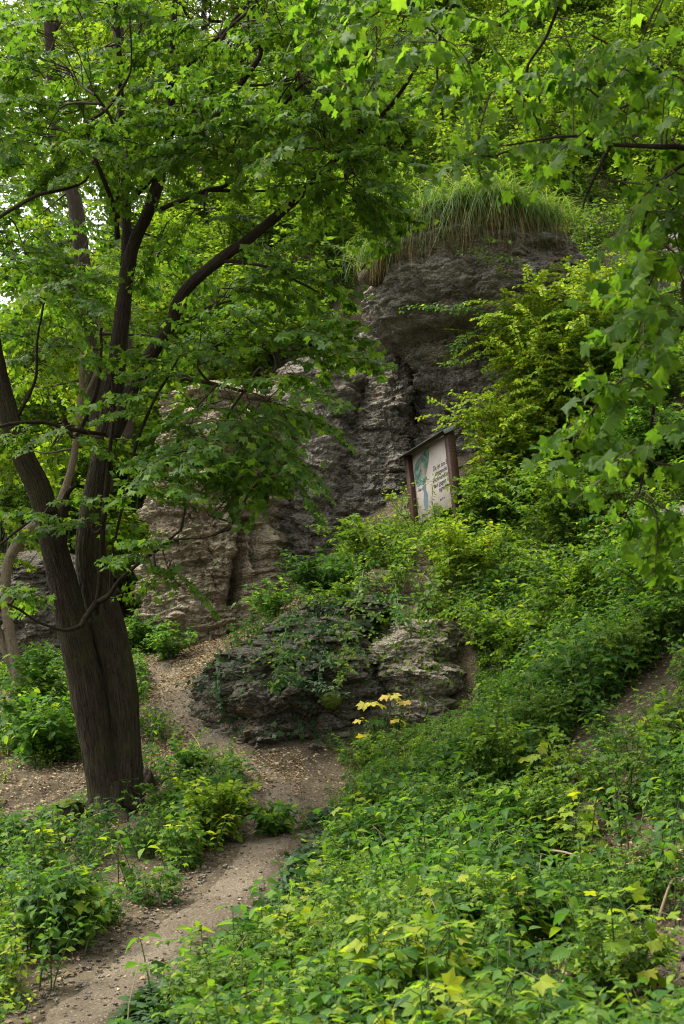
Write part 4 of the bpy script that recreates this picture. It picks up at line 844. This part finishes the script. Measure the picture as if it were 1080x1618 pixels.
# countable loose stones
def boulder(seed, sub=3):
    import bmesh
    bm = bmesh.new(); bmesh.ops.create_icosphere(bm, subdivisions=sub, radius=1.0); v = np.array([q.co[:] for q in bm.verts]); f = np.array([[q.index for q in fc.verts] for fc in bm.faces]); bm.free()
    g_ = np.random.default_rng(seed)
    for _ in range(9):
        n_ = norm(g_.normal(size=3)); c_ = g_.uniform(.45, .8); dd = v @ n_; v = v - np.maximum(dd - c_, 0)[:, None] * n_ * .95
    v = v * (1 + .10 * fbm(v * 2.5 + seed, 3))[:, None] * [1, .75, .5]
    return T(v, f)
bo = [mesh_of('loose_stone', boulder(k + 3), M['stone']) for k in range(4)]
stone_spots = [((1050, 1548), .10, 'angular pale stone lying at the lower right corner of the slope'), ((1000, 1575), .06, 'flat stone on bare soil in the lower right corner'), ((1072, 1515), .06, 'small stone above the angular pale stone in the lower right'), ((840, 1405), .045, 'grey stone on the open patch of soil in the right slope'), ((770, 1425), .035, 'small stone below the open soil patch on the right slope'),
               ((430, 1165), .07, 'rounded stone at the foot of the dark mossy ledge'), ((385, 1168), .06, 'pale stone at the left foot of the mossy ledge'), ((500, 1185), .09, 'dark stone where the path meets the mossy ledge'), ((540, 1165), .08, 'stone at the foot of the pale limestone outcrop'), ((370, 1375), .04, 'small stone at the left edge of the path near the lime-green bush'),
               ((355, 1372), .03, 'flat chip of stone on the left edge of the path'), ((250, 1460), .03, 'small pale stone on the left margin of the path'), ((130, 1560), .035, 'small stone on the left verge low on the path'), ((200, 1500), .03, 'stone chip on the path verge below the bellflowers')]
for k, ((px, py), s, lab) in enumerate(stone_spots):
    p = hit_ground(px, py); o = bpy.data.objects.new('loose_stone', bo[k % 4]); col.objects.link(o); o.location = (p[0], p[1], p[2] + s * .2); o.scale = (s,) * 3; o.rotation_euler = (rng.uniform(-.3, .3), rng.uniform(-.3, .3), rng.uniform(0, 6)); tag(o, lab, 'stone', 'loose stones on the slope')

# shrubs: each one a thing
def shrub_thing(name, label, loc, parts, shapes, leafm, stemm, sc=1.0, group=None, rz=0.0):
    lv, st = parts; t = thing(name, label, 'bush', loc, group, rz); st2 = T(st.v, st.f, st.uv, 0)
    obj('stems', st2, stemm, t); obj('foliage', lv.tri(shapes, 0), leafm, t, kind='stuff'); t.scale = (sc,) * 3
    return t
sp = [shrub_thing('hillside_shrub', 'x', (0, 0, -50), SH_P[k], OV0, M['leaf_far'] if k % 2 else M['leaf_shrub'], M['stem']) for k in range(4)]
hill = [(px, py, d) for px, py, d in [(610, 330, 21.5), (680, 250, 23), (760, 210, 24.5), (560, 420, 20.5), (520, 500, 19.7), (640, 200, 25), (850, 250, 23), (920, 300, 21.5), (990, 260, 23), (870, 180, 26), (960, 160, 26), (1060, 200, 24.5), (720, 130, 27.5), (800, 120, 28), (660, 100, 29), (580, 220, 26),
        (540, 320, 23), (470, 400, 22), (420, 480, 21), (350, 520, 21.5), (300, 480, 24), (380, 420, 24), (450, 320, 25), (500, 250, 27), (320, 400, 27), (250, 540, 23), (230, 620, 20.5), (290, 600, 20), (480, 560, 19), (920, 90, 29), (1030, 100, 29), (1080, 330, 21), (430, 560, 19.3), (370, 600, 19.2),
        (180, 560, 26), (100, 620, 24), (40, 680, 22), (-20, 740, 21), (60, 760, 20), (120, 720, 21), (-60, 640, 25), (200, 760, 19), (80, 860, 18.7), (160, 840, 19), (0, 860, 19.2), (210, 880, 18), (240, 690, 19.5), (330, 560, 20.3)]]
dirs = ['left of', 'just left of', 'behind', 'just right of', 'right of']
marks = [(742, 'the grass-capped rock'), (345, 'the beige bluff'), (110, 'the twin trunks'), (1000, 'the dark hanging leaves')]
seen = set()
for k, (px, py, d) in enumerate(hill):
    x = (px - 540) / F_ * d; y = d; loc = (x, y, float(ground(x, y)) - .05)
    mk = min(marks, key=lambda m: abs(m[0] - px)); dl = px - mk[0]; rel = 'left of' if dl < -60 else 'right of' if dl > 60 else 'behind'
    hi = 'high up' if d > 25 else 'midway up' if d > 21.5 else 'low down'
    size = rng.choice(['broad', 'loose', 'airy', 'rounded']); i = k % 4; lab = f'{["yellow-green", "bright green", "light green", "mid green"][i]} {size} shrub {hi} {rel} {mk[1]}'
    copy_tree(sp[i], loc, rng.uniform(0, 6.28), rng.uniform(1.5, 2.6), lab, 'shrubs on the wooded slope')
for p_ in sp:
    for ch in list(p_.children): bpy.data.objects.remove(ch)
    bpy.data.objects.remove(p_)
def placed(px, py, d, sink=.05):               # foot under the photo point at that distance
    x = (px - 540) / F_ * d; y = float(W(px, py, d)[1]); return np.array([x, y, float(ground(x, y)) - sink])
big = [
    ('tall_bush', 'tall bright green bush covering the right side of the bulging rock', (890, 640, 15.5), shrub_parts(401, 2.9, 1.1, 44, .052, 2, .55), 'leaf_lime'),
    ('tall_bush', 'slender bright bush leaning out beside the tall bush right of the rock', (800, 600, 15.2), shrub_parts(402, 1.7, .6, 26, .05, 2, .7), 'leaf_lime'),
    ('tall_bush', 'dark green loose bush behind the hanging maple leaves on the right', (960, 600, 15.5), shrub_parts(403, 2.0, 1.0, 34, .055, 2, .35), 'leaf_herb'),
    ('leafy_bush', 'round leafy bush just right of the sign', (775, 800, 14.6), shrub_parts(404, 1.0, .6, 26, .055, 2, .35), 'leaf_shrub'),
    ('leafy_bush', 'mixed green bush below and left of the sign', (590, 880, 14.2), shrub_parts(405, .75, .6, 22, .05, 2, .35), 'leaf_shrub'),
    ('leafy_bush', 'light green bush hanging over the pale outcrop', (735, 900, 12.9), shrub_parts(406, .8, .5, 22, .05, 2, .35), 'leaf_lime'),
    ('leafy_bush', 'shade-coloured leafy bush on top of the mossy ledge', (510, 925, 13.3), shrub_parts(407, .6, .6, 24, .06, 2, .35), 'leaf_painted_shade'),  # its leaf colour carries the canopy shade
    ('leafy_bush', 'broad bush in the middle of the right slope under the rock slab', (930, 940, 10.8), shrub_parts(408, 1.0, .8, 30, .055, 2, .35), 'leaf_shrub'),
    ('leafy_bush', 'dense bush right of the pale outcrop at the top of the herb bank', (830, 980, 11.2), shrub_parts(409, .9, .7, 28, .05, 2, .35), 'leaf_shrub'),
    ('leafy_bush', 'bush with small leaves at the right edge below the rock slab', (1060, 950, 9.6), shrub_parts(410, .9, .7, 28, .05, 2, .35), 'leaf_herb'),
    ('leafy_bush', 'bush beside the dark hollow above the rock slab', (900, 800, 13.4), shrub_parts(411, 1.1, .8, 30, .055, 2, .35), 'leaf_shrub'),
    ('leafy_bush', 'bush behind the hanging leaves beside the rock slab', (1040, 760, 13.5), shrub_parts(412, 1.3, .8, 30, .055, 2, .35), 'leaf_herb'),
    ('leafy_bush', 'small thin-twigged shrub in the dim gap between bluff and ledge', (430, 975, 14.2), shrub_parts(413, .5, .5, 16, .05, 2, .35), 'leaf_herb'),
    ('leafy_bush', 'low bush at the foot of the beige bluff', (270, 1010, 14.8), shrub_parts(414, .55, .4, 14, .06, 2, .35), 'leaf_herb'),
    ('leafy_bush', 'shade-coloured bush spilling over the left top of the mossy ledge', (400, 1015, 12.3), shrub_parts(431, .32, .4, 14, .055, 2, .35), 'leaf_painted_shade'),  # canopy shade painted into the leaves, also on the next bush
    ('leafy_bush', 'shade-coloured bush spilling over the middle of the mossy ledge', (480, 985, 12.5), shrub_parts(432, .4, .45, 20, .055, 2, .35), 'leaf_painted_shade'),
    ('leafy_bush', 'bush between the mossy ledge and the pale outcrop', (540, 930, 12.6), shrub_parts(433, .55, .5, 22, .05, 2, .35), 'leaf_shrub'),
    ('leafy_bush', 'green plant arching over the right edge of the path at its narrowest', (440, 1350, 8.1), shrub_parts(434, .3, .28, 16, .055, 2, .35), 'leaf_herb'),
    ('leafy_bush', 'small bush at the right foot of the pale outcrop', (765, 1010, 11.9), shrub_parts(435, .5, .4, 20, .045, 2, .35), 'leaf_shrub'),
    ('leafy_bush', 'low weeds sprawling over the top of the pale outcrop', (630, 970, 12.4), shrub_parts(436, .3, .4, 14, .045, 2, .35), 'leaf_shrub'),
    ('leafy_bush', 'loose weeds hanging over the right half of the pale outcrop', (705, 965, 12.4), shrub_parts(437, .34, .35, 14, .04, 2, .5), 'leaf_shrub'),
    ('lime_bush', 'lime green bush at the bend where the path narrows', (345, 1335, 8.2), shrub_parts(415, .48, .3, 22, .05, 2, .35), 'leaf_lime'),
    ('leafy_bush', 'dark dull green shrub behind the lime bush on the path edge', (300, 1220, 9.9), shrub_parts(416, .42, .3, 16, .045, 2, .35), 'leaf_herb'),
    ('leafy_bush', 'leafy bush growing in front of the pale crooked trunk', (70, 1190, 10.9), shrub_parts(417, .7, .5, 20, .075, 2, .35), 'leaf_herb'),
    ('leafy_bush', 'upright round-leaved sapling behind the twin trunks', (70, 1080, 12.2), shrub_parts(418, 1.1, .3, 9, .075, 2, .35), 'leaf_herb'),
    ('leafy_bush', 'low bush at the left edge below the litter slope', (20, 1290, 9.0), shrub_parts(419, .4, .4, 16, .065, 2, .35), 'leaf_herb'),
    ('leafy_bush', 'dark bush at the foot of the twin trunks on the path side', (270, 1300, 9.2), shrub_parts(420, .35, .35, 16, .05, 2, .35), 'leaf_herb'),
    ('leafy_bush', 'green bush in the cleft left of the beige bluff', (215, 960, 16.2), shrub_parts(421, .9, .5, 16, .07, 2, .35), 'leaf_herb'),
]
for nm, lab, (px, py, d), parts, lf in big: shrub_thing(nm, lab, placed(px, py, d), parts, OV1, M[lf], M['stem'])

# hanging twigs on the rocks
def creeper(label, start, pts, n_side, leafm, leaf=.055, seed=0, shapes=OV1):
    r_ = np.random.default_rng(seed); t = thing('creeper', label, 'creeper', start); lv = Leaves(); st = []
    ax = smooth_line(np.array(pts) - np.asarray(start), 26); ax = ax + .035 * fbm(ax * 5 + seed * 3.3, 2)[:, None] * np.array([1, .3, 1.0]); st.append(tube(ax, np.linspace(.006, .002, 26), 5, 0)); axes = [ax]
    for k in range(n_side):
        i = r_.integers(2, 25); b_ = r_.uniform(0, 6.28); l = r_.uniform(.12, .35); q = np.linspace(0, 1, 6); sx = ax[i] + np.stack([np.cos(b_) * l * q, -abs(np.sin(b_)) * l * q * .8, -.3 * l * q * q + .1 * l * q], -1); st.append(tube(sx, np.linspace(.003, .001, 6), 3, 0, close=False)); axes.append(sx)
    for ax_ in axes:
        m_ = max(3, int(np.linalg.norm(np.diff(ax_, axis=0), axis=1).sum() / (leaf * .8))); idx = np.linspace(.1, .999, m_) * (len(ax_) - 1); i0 = np.minimum(idx.astype(int), len(ax_) - 2); pos = ax_[i0] + (idx - i0)[:, None] * (ax_[i0 + 1] - ax_[i0]); dr = norm(ax_[i0 + 1] - ax_[i0]); sd = norm(np.cross(dr, [0, -.3, 1.0]) + 1e-6)
        for sg in (1, -1):
            d = norm(sd * sg + dr * .6 + r_.normal(size=(m_, 3)) * .3); lv.add(pos + r_.normal(size=(m_, 3)) * .018, rand_leaf_frames(d, r_, .3, .15, (0, -.45, 1)), leaf * r_.uniform(.6, 1.15, m_), r_.integers(0, 2, m_))
    obj('stem', join(st), M['stem'], t); obj('foliage', lv.tri(shapes, 0), leafm, t, kind='stuff')
creeper('leafy branch reaching left across the middle of the bulging rock', W(800, 500, 15.6), [W(800, 500, 15.6), W(750, 490, 15.5), W(690, 485, 15.4), W(635, 485, 15.4)], 12, M['leaf_herb'], .06, 1)
creeper('thin leafy branch hanging low across the bulging rock', W(800, 540, 15.5), [W(800, 540, 15.5), W(770, 515, 15.4), W(730, 540, 15.4), W(715, 560, 15.4)], 8, M['leaf_herb'], .06, 2)
creeper('small leafy branch crossing the rock above the sign', W(800, 570, 15.4), [W(800, 570, 15.4), W(760, 565, 15.3), W(720, 572, 15.2), W(695, 575, 15.2)], 5, M['leaf_shrub'], .055, 3)
creeper('short leafy branch just under the hanging grass', W(830, 430, 15.7), [W(830, 430, 15.7), W(790, 410, 15.6), W(772, 395, 15.6), W(768, 375, 15.6)], 6, M['leaf_shrub'], .055, 4)
creeper('long green creeper hanging down over the mossy ledge', W(575, 900, 12.9), [W(575, 900, 12.7), W(560, 960, 11.9), W(545, 1020, 11.4), W(540, 1075, 11.1)], 22, M['leaf_shrub'], .05, 5)
creeper('creeper hanging over the left part of the mossy ledge', W(470, 950, 12.9), [W(470, 950, 12.7), W(450, 1000, 11.7), W(440, 1050, 11.2), W(435, 1090, 11.0)], 18, M['leaf_herb'], .05, 6)
creeper('green creeper hanging on the pale limestone outcrop', W(625, 920, 12.9), [W(625, 920, 12.8), W(628, 960, 11.8), W(632, 985, 11.5)], 10, M['leaf_herb'], .055, 7)
creeper('yellow-green twig drooping at the left of the sign', W(655, 850, 14.6), [W(655, 850, 14.6), W(640, 820, 14.5), W(622, 800, 14.4), W(605, 778, 14.4)], 5, M['leaf_lime'], .06, 9)
creeper('yellow-green twig spreading low at the left below the sign', W(640, 880, 14), [W(640, 880, 14), W(610, 850, 13.9), W(580, 842, 13.9), W(555, 838, 13.9)], 8, M['leaf_lime'], .06, 10)
creeper('thin leafy twig rising in front of the sign board', W(690, 850, 15.0), [W(690, 850, 15.0), W(686, 810, 14.9), W(682, 780, 14.85), W(690, 740, 14.85)], 7, M['leaf_lime'], .04, 11)
creeper('ivy strand on the dark left end of the ledge', W(350, 1030, 12.2), [W(350, 1030, 12.0), W(345, 1070, 11.5), W(348, 1110, 11.4), W(350, 1140, 11.4)], 8, M['leaf_ivy'], .045, 12)
creeper('dark ivy strand on the ledge beside the brown hollow', W(520, 1000, 12.4), [W(520, 1000, 12.1), W(505, 1050, 11.3), W(500, 1100, 11.0)], 12, M['leaf_ivy'], .045, 13)

# near herbs with every leaf a part
hm = [mesh_of('leaf', t, M['leaf_herb']) for t in OV2]; pm = [mesh_of('leaf', t, M['leaf_lime']) for t in MN]
near_spots = [(560, 1590), (660, 1570), (760, 1590), (900, 1560), (450, 1560), (600, 1480), (700, 1500), (820, 1520), (930, 1470), (1040, 1450), (520, 1440), (640, 1400), (740, 1400), (900, 1380), (1000, 1350), (1070, 1290), (560, 1330), (680, 1310), (780, 1290), (880, 1270), (60, 1570), (30, 1480), (120, 1490), (200, 1420), (90, 1390), (1060, 1200), (960, 1210), (480, 1500), (1000, 1600)]
place_words = ['near the bottom edge', 'on the lower bank', 'halfway up the bank', 'high on the bank']
for k, (px, py) in enumerate(near_spots):
    p = hit_ground(px, py); palm = k % 3 == 1; lv, st = (HP[k % 3] if palm else HB[k % 5]); t_rz = rng.uniform(0, 6.28)
    side_w = 'left of the path' if px < 210 and py < 1560 or px < 80 else 'right of the path'
    ht = place_words[0] if py > 1540 else place_words[1] if py > 1420 else place_words[2] if py > 1300 else place_words[3]
    t = thing('leafy_herb', f'{"lobed lime-green seedling" if palm else "oval-leaved green herb"} {ht} {side_w}', 'plant', p, 'leafy herbs beside the path', t_rz); t.scale = (rng.uniform(1.05, 1.4),) * 3
    obj('stem', T(st.v, st.f, st.uv, 0), M['stem'], t)
    lp, lR, ls, lk = lv.arr()
    for i in range(len(lp)): place_leaf((pm if palm else hm)[lk[i]], 'leaf', t, lp[i], lR[i], ls[i])
# the sapling that has turned yellow
p0 = hit_ground(600, 1190); ys = thing('yellow_sapling', 'young maple sapling with large yellow leaves in front of the pale outcrop', 'sapling', p0)
ym = [mesh_of('leaf', t, M['leaf_yellow']) for t in MN]; gm = [mesh_of('leaf', t, M['leaf_herb']) for t in MN]; st = []; dd0 = float(p0 @ FW)
whorls = [(583, 1108, 5, .085, 1), (617, 1096, 5, .075, 1), (638, 1106, 3, .06, 1), (573, 1136, 2, .075, 1), (577, 1158, 2, .07, 1), (626, 1134, 3, .06, 1), (596, 1135, 4, .07, 0), (608, 1156, 4, .075, 0), (588, 1170, 4, .07, 0)]
for k, (px, py, n_l, s, yel) in enumerate(whorls):
    e = W(px, py, dd0 - .3 - .04 * (k % 3)) - p0; foot = np.array([e[0] * .35, e[1] * .7, -.05]); st.append(tube(smooth_line([foot, foot * .4 + e * .6 + [.01, 0, .02], e], 12), np.linspace(.006, .003, 12), 5, 0))
    for q in range(n_l):
        g = q * 6.283 / n_l + k * 1.3; d = np.array([[math.cos(g), math.sin(g), -.15 - .3 * rng.uniform()]]); pet = s * rng.uniform(.3, .7); st.append(tube(np.array([e, e + d[0] * pet * .5 + [0, 0, .01], e + d[0] * pet]), .002, 4, 0))
        place_leaf((ym if yel else gm)[(k + q) % 3], 'leaf', ys, e + d[0] * pet, frames(d, np.array([[0, -.45, 1.0]]) + rng.normal(size=(1, 3)) * .25)[0], s * rng.uniform(.75, 1.15))
obj('stem', join(st), M['stem'], ys)

# ------------------------------------------------------------------ grass tussocks on top of the rock
gsp = [(610, 398, .55), (640, 372, .7), (672, 352, .85), (705, 338, .95), (738, 328, 1.0), (770, 325, 1.0), (802, 332, .95), (835, 338, .8), (868, 350, .55), (600, 410, .5)]
topz = tower[-20:, :, 2].max()
gl = ['short tussock at the left shoulder of the bulging rock', 'drooping grass tussock left of the middle on the rock', 'thick tussock with brown hanging blades left of the tallest tuft', 'tall tussock just left of the middle of the grass cap', 'fullest green tussock in the middle of the grass cap', 'fresh green tussock just right of the middle of the grass cap', 'tussock right of the middle with long hanging blades', 'tussock near the right shoulder of the rock', 'tussock at the right shoulder of the bulging rock with dead blades', 'smallest tussock low on the left edge of the rock']
for k, ((px, py, s), lab) in enumerate(zip(gsp, gl)):
    r_ = np.random.default_rng(500 + k); d0 = 16.0 + .55 * abs(px - 745) / 150; p0 = W(px, py, d0); s *= r_.uniform(.85, 1.2); t = thing('grass_tussock', lab, 'grass tuft', p0, 'grass tussocks on top of the rock')
    g, dd = [], []
    for i in range(320):
        a_ = r_.normal(-1.57, 1.25); d = np.array([math.cos(a_), math.sin(a_)]); q = r_.normal(size=3) * [.17, .14, .06]
        g.append(blade(q, d, s * r_.uniform(.3, 1.1), .0055, r_.uniform(.5, 1.5), r_))
    for i in range(130):
        a_ = r_.normal(-1.57, .8); d = np.array([math.cos(a_), math.sin(a_)]); q = r_.normal(size=3) * [.14, .08, .04] - [0, .05, .08]
        dd.append(blade(q, d * .55, s * r_.uniform(.2, .72), .006, r_.uniform(.9, 1.9), r_))
    obj('blades', join(g), M['grass'], t, kind='stuff'); obj('dead_blades', join(dd), M['dead'], t, kind='stuff')
    # sod under the tuft
    obj('sod', stamp(boulder(60 + k, 2), [[0, .22, -.12]], np.eye(3), .30), M['soil'], t)

# ------------------------------------------------------------------ information sign
yaw, lean, roll, sw, sh, cx, cy = 1.15431, .05932, .09194, 1.10667, .81466, 682.37, 754.8
sc_ = W(cx, cy, 15.5); n_ = np.array([-math.sin(yaw), -math.cos(yaw), 0]); r_t = np.array([math.cos(yaw), -math.sin(yaw), 0]); u_ = np.array([0, 0, math.cos(lean)]) + n_ * math.sin(lean)
ax_ = r_t * math.cos(roll) + u_ * math.sin(roll); bx_ = u_ * math.cos(roll) - r_t * math.sin(roll); nx_ = np.cross(ax_, bx_)
from mathutils import Matrix
sign = thing('information_sign', 'wooden information sign with a small roof standing on the ledge below the bulging rock', 'sign', sc_)
sign.matrix_world = Matrix(np.vstack([np.c_[np.stack([ax_, bx_, nx_], -1), sc_], [0, 0, 0, 1]]).tolist())   # local x along the board, y up, z towards the viewer
def box(x0, x1, y0, y1, z0, z1, bev=.006):
    import bmesh
    bm = bmesh.new(); bmesh.ops.create_cube(bm, size=1.0)
    for v in bm.verts: v.co = (x0 + (v.co.x + .5) * (x1 - x0), y0 + (v.co.y + .5) * (y1 - y0), z0 + (v.co.z + .5) * (z1 - z0))
    bmesh.ops.bevel(bm, geom=bm.edges[:], offset=bev, segments=1, affect='EDGES'); bmesh.ops.triangulate(bm, faces=bm.faces[:])
    bm.verts.ensure_lookup_table(); t = T(np.array([v.co[:] for v in bm.verts]), np.array([[q.index for q in f.verts] for f in bm.faces])); bm.free(); return t
pw = .085
obj('post', box(-sw / 2, -sw / 2 + pw, -sh / 2 - .75, sh / 2, -.05, .05), M['wood'], sign); obj('post', box(sw / 2 - pw, sw / 2, -sh / 2 - .75, sh / 2, -.05, .05), M['wood'], sign)
obj('back_board', box(-sw / 2 + pw, sw / 2 - pw, -sh / 2 - .02, sh / 2, -.045, -.025, .002), M['wood'], sign)
a = NT('printed board'); oc = a.n('TexCoord').outputs['Object']; n1 = a.noise(oc, 5, 4); n2 = a.noise(oc, 90, 3)
M['board'] = a.done(a.principled(a.mix(a.ramp(n1, [(.44, (0, 0, 0)), (.68, (1, 1, 1))]), a.mix(n2, (.50, .42, .385), (.56, .475, .44)), (.40, .38, .27)), .55, .3).outputs[0])
bx0, bx1, by0, by1 = -sw / 2 + pw + .004, sw / 2 - pw - .004, -sh / 2 - .03, sh / 2 - .004
panel = obj('panel', box(bx0, bx1, by0, by1, -.024, -.012, .002), M['board'], sign)
a = NT('printed picture'); oc = a.n('TexCoord').outputs['Object']; n1 = a.noise(oc, 9, 5, .7, 1.2); n3 = a.noise(oc, 26, 4, .7, 2.0)
pc = a.ramp(n1, [(.32, (.05, .075, .03)), (.45, (.10, .17, .10)), (.55, (.17, .30, .29)), (.68, (.30, .42, .40))]); pc = a.mix(a.math('MULTIPLY', a.math('LESS_THAN', n3, .43), .85), pc, (.05, .06, .05))
M['print'] = a.done(a.principled(pc, .5, .3).outputs[0]); M['print_figure'] = simple('printed figure', (.38, .27, .16), .5, .3, .5, 40, 0); M['ink'] = simple('black ink', (.03, .03, .032), .6, .2, .1)
M['print_blue'] = simple('printed blue grey', (.12, .17, .19), .5, .3, .5, 50, 0)
def flat(pts, z): # flat print on the panel, from its outline
    p = np.array(pts, float); c = p.mean(0); v = np.vstack([[c[0], c[1], z], np.c_[p, np.full(len(p), z)]]); k = len(p); return T(v, [(0, i + 1, (i + 1) % k + 1) for i in range(k)])
def fp(u, v): return (bx0 + u * (bx1 - bx0), by0 + v * (by1 - by0))
pic = [fp(*q) for q in [(.03, .74), (.06, .82), (.14, .87), (.24, .90), (.34, .93), (.42, .955), (.46, 1.0 - .01), (.455, .93), (.45, .85), (.42, .76), (.37, .68), (.32, .62), (.34, .57), (.30, .52), (.24, .50), (.16, .52), (.08, .51), (.05, .56), (.035, .64)]]
obj('picture_outline', flat([((x - fp(.24, .72)[0]) * 1.035 + fp(.24, .72)[0], (y - fp(.24, .72)[1]) * 1.03 + fp(.24, .72)[1]) for x, y in pic], -.0112), M['ink'], panel)
obj('picture', flat(pic, -.0106), M['print'], panel)
obj('picture_figure', flat([fp(*q) for q in [(.22, .80), (.26, .82), (.29, .79), (.28, .74), (.31, .66), (.29, .60), (.25, .58), (.22, .63), (.23, .70), (.21, .75)]], -.0100), M['print_figure'], panel)
obj('picture_figure', flat([fp(*q) for q in [(.20, .48), (.30, .49), (.29, .40), (.32, .34), (.30, .18), (.26, .12), (.20, .14), (.19, .28), (.22, .38)]], -.0100), M['print_blue'], panel)
def lettering(text, u, v, size, slantx=1.0):
    cu = bpy.data.curves.new('lettering', 'FONT'); cu.body = text; cu.size = size; cu.space_character = 1.02; cu.shear = .12; cu.offset = .0012
    cu.materials.append(M['ink']); o = bpy.data.objects.new('lettering', cu); col.objects.link(o); o.parent = panel; x, y = fp(u, v)
    me = bpy.data.meshes.new_from_object(o.evaluated_get(bpy.context.evaluated_depsgraph_get())); bpy.data.objects.remove(o)
    o = bpy.data.objects.new('lettering', me); col.objects.link(o); o.parent = panel; o.location = (x, y, -.0105); return o
for k, (tx, u) in enumerate([('Da ist am B', .52), ('steigende', .56), ('Hohner Kanz', .50), ('lauf gegen li', .50), ('ngreift', .62)]): lettering(tx, u, .605 - .08 * k, .075)
lettering('Gan der', .075, .435, .052); lettering('Kanzel im Tal', .10, .06, .035); lettering('am Berg', .62, .16, .035)
rf = .21; th_ = Rd(24)
def plank(t, off, yb):       # tilt a roof piece about the board's long axis
    v = t.v.copy(); y, z = v[:, 1].copy(), v[:, 2].copy(); v[:, 1] = y * math.cos(th_) - z * math.sin(th_) + yb; v[:, 2] = y * math.sin(th_) + z * math.cos(th_) + off; t.v = v; return t
def roofbox(w0, w1, y0, y1, z0, z1):
    t = box(w0, w1, y0, y1, z0, z1, .003); return t
for k in range(2):           # two boards side by side, sloping to the viewer
    z0 = -.16 + .125 * k; t = box(-sw / 2 - .05, sw / 2 + .03, 0, .022, z0, z0 + .122, .003); obj('roof_plank', plank(t, 0, sh / 2 + .012), M['wood'], sign)
t = box(-sw / 2 - .055, sw / 2 + .04, .0235, .029, -.17, .14, .001); obj('roof_sheet', plank(t, 0, sh / 2 + .012), M['zinc'], sign)
t = box(sw / 2 + .032, sw / 2 + .045, -.02, .0225, -.10, .12, .002); obj('roof_edge', plank(t, 0, sh / 2 + .012), M['zinc'], sign)

# ------------------------------------------------------------------ stumps, dead twigs, flowers
def rotten(r, h):
    b = boulder(91, 4); b.v *= [r * 1.2, r * 1.5, h * 1.9]; b.v *= 1 + .35 * fbm(b.v * [16, 16, 9], 4)[:, None]; return b
def stump(label, px, py, d, r, h, top):
    x = (px - 540) / F_ * d; y = float(W(px, py, d)[1]); z = float(ground(x, y)); t = thing('tree_stump', label, 'stump', (x, y, z), 'old stumps beside the maple')
    P = np.array([[0, 0, -.1], [0, 0, h * .3], [.01, 0, h * .7], [.015, 0, h]]); P = smooth_line(P, 20); obj('wood', tube(P, np.linspace(r * 1.25, r, 20), 30, 0, ridge=.02, seed=px) if top else rotten(r, h), M['bark'], t, smooth=True)
    if top:
        b = boulder(int(px), 4); b.v = b.v * [1.5 * r, 1.9 * r, .07]; b.v[:, 2] += h; b.v += .012 * noise(b.v * 40)[:, None] * [0, 0, 1]; obj('moss_cap', b, M['moss'], t, smooth=True)
stump('low old stump with a cushion of yellow-green moss left of the twin trunks', 105, 1285, 9.35, .085, .15, True)
stump('dark rotten stump tight against the right side of the twin trunks', 233, 1215, 9.9, .07, .22, False)
mb = boulder(77, 4); mb.v = norm(mb.v) * [.085, .07, .075]; mb.v *= 1 + .35 * fbm(mb.v * 9, 3)[:, None]; mb.v += .012 * noise(mb.v * 60)[:, None]; mb.v += W(523, 1108, 11.2); tag(obj('moss_clump', mb, M['moss'], smooth=True), 'rounded brownish moss clump on the rock beside the yellow sapling', 'moss')
for k, (a_, b_, lab) in enumerate([((330, 1235), (300, 1180), 'thin dead twig leaning by the dark shrub behind the lime bush'), ((950, 1510), (1000, 1585), 'dark bent twig on bare soil in the lower right corner'), ((820, 1360), (1010, 1460), 'long thin dead twig lying across the herbs on the right slope'), ((690, 950), (660, 925), 'pale dead roots hanging below the sign'), ((1040, 1480), (1080, 1440), 'short dead twig at the right edge of the slope')]):
    p, q = hit_ground(*a_), hit_ground(*b_); p = p + [0, 0, .05]; q = q + [0, 0, .12]
    tag(obj('dead_twig', tube(smooth_line([p, (p + q) / 2 + [0, -.02, .06], q], 14), np.linspace(.007, .003, 14), 6), M['dead_wood']), lab, 'twig', 'dead twigs on the slope')
for k, (px, py, s) in enumerate([(50, 1450, .3), (14, 1462, .26), (16, 1490, .2)]):
    p = hit_ground(px + 4, py + 62); t = thing('bellflower', ['tallest violet bellflower at the left edge', 'second violet bellflower close to the left edge', 'small low violet bellflower at the left edge'][k], 'flower', p, 'violet bellflowers left of the path')
    P = smooth_line([[0, 0, 0], [.01, 0, s * .5], [0, -.01, s]], 10); obj('stem', tube(P, .0025, 4), M['stem'], t)
    for q in range(9):
        h = s * (.62 + .042 * q); g = q * 2.4; d = np.array([[math.cos(g), math.sin(g), -.4]]); ts = [stamp(OV1[0], [[0, 0, 0]], frames(norm(d + .5 * np.array([[math.cos(z * 1.26), math.sin(z * 1.26), 0]])), np.array([[0, 0, 1.0]])), .017) for z in range(5)]
        o = join(ts); o.v += [math.cos(g) * .008, math.sin(g) * .008, h]; obj('blossom', o, M['flower'], t)

# labels that would repeat: say which one, counted from the left
lab = {}
for o in col.objects:
    if o.parent is None and 'label' in o: lab.setdefault(o['label'], []).append(o)
ORD = ['leftmost', 'second from the left', 'third from the left', 'fourth from the left', 'fifth from the left', 'sixth from the left', 'seventh from the left', 'eighth from the left']
for t, os_ in lab.items():
    if len(os_) > 1:
        os_.sort(key=lambda o: o.location.x / max(o.location.y, .1))
        for i, o in enumerate(os_): o['label'] = f'{ORD[min(i, 7)]}: {t}'
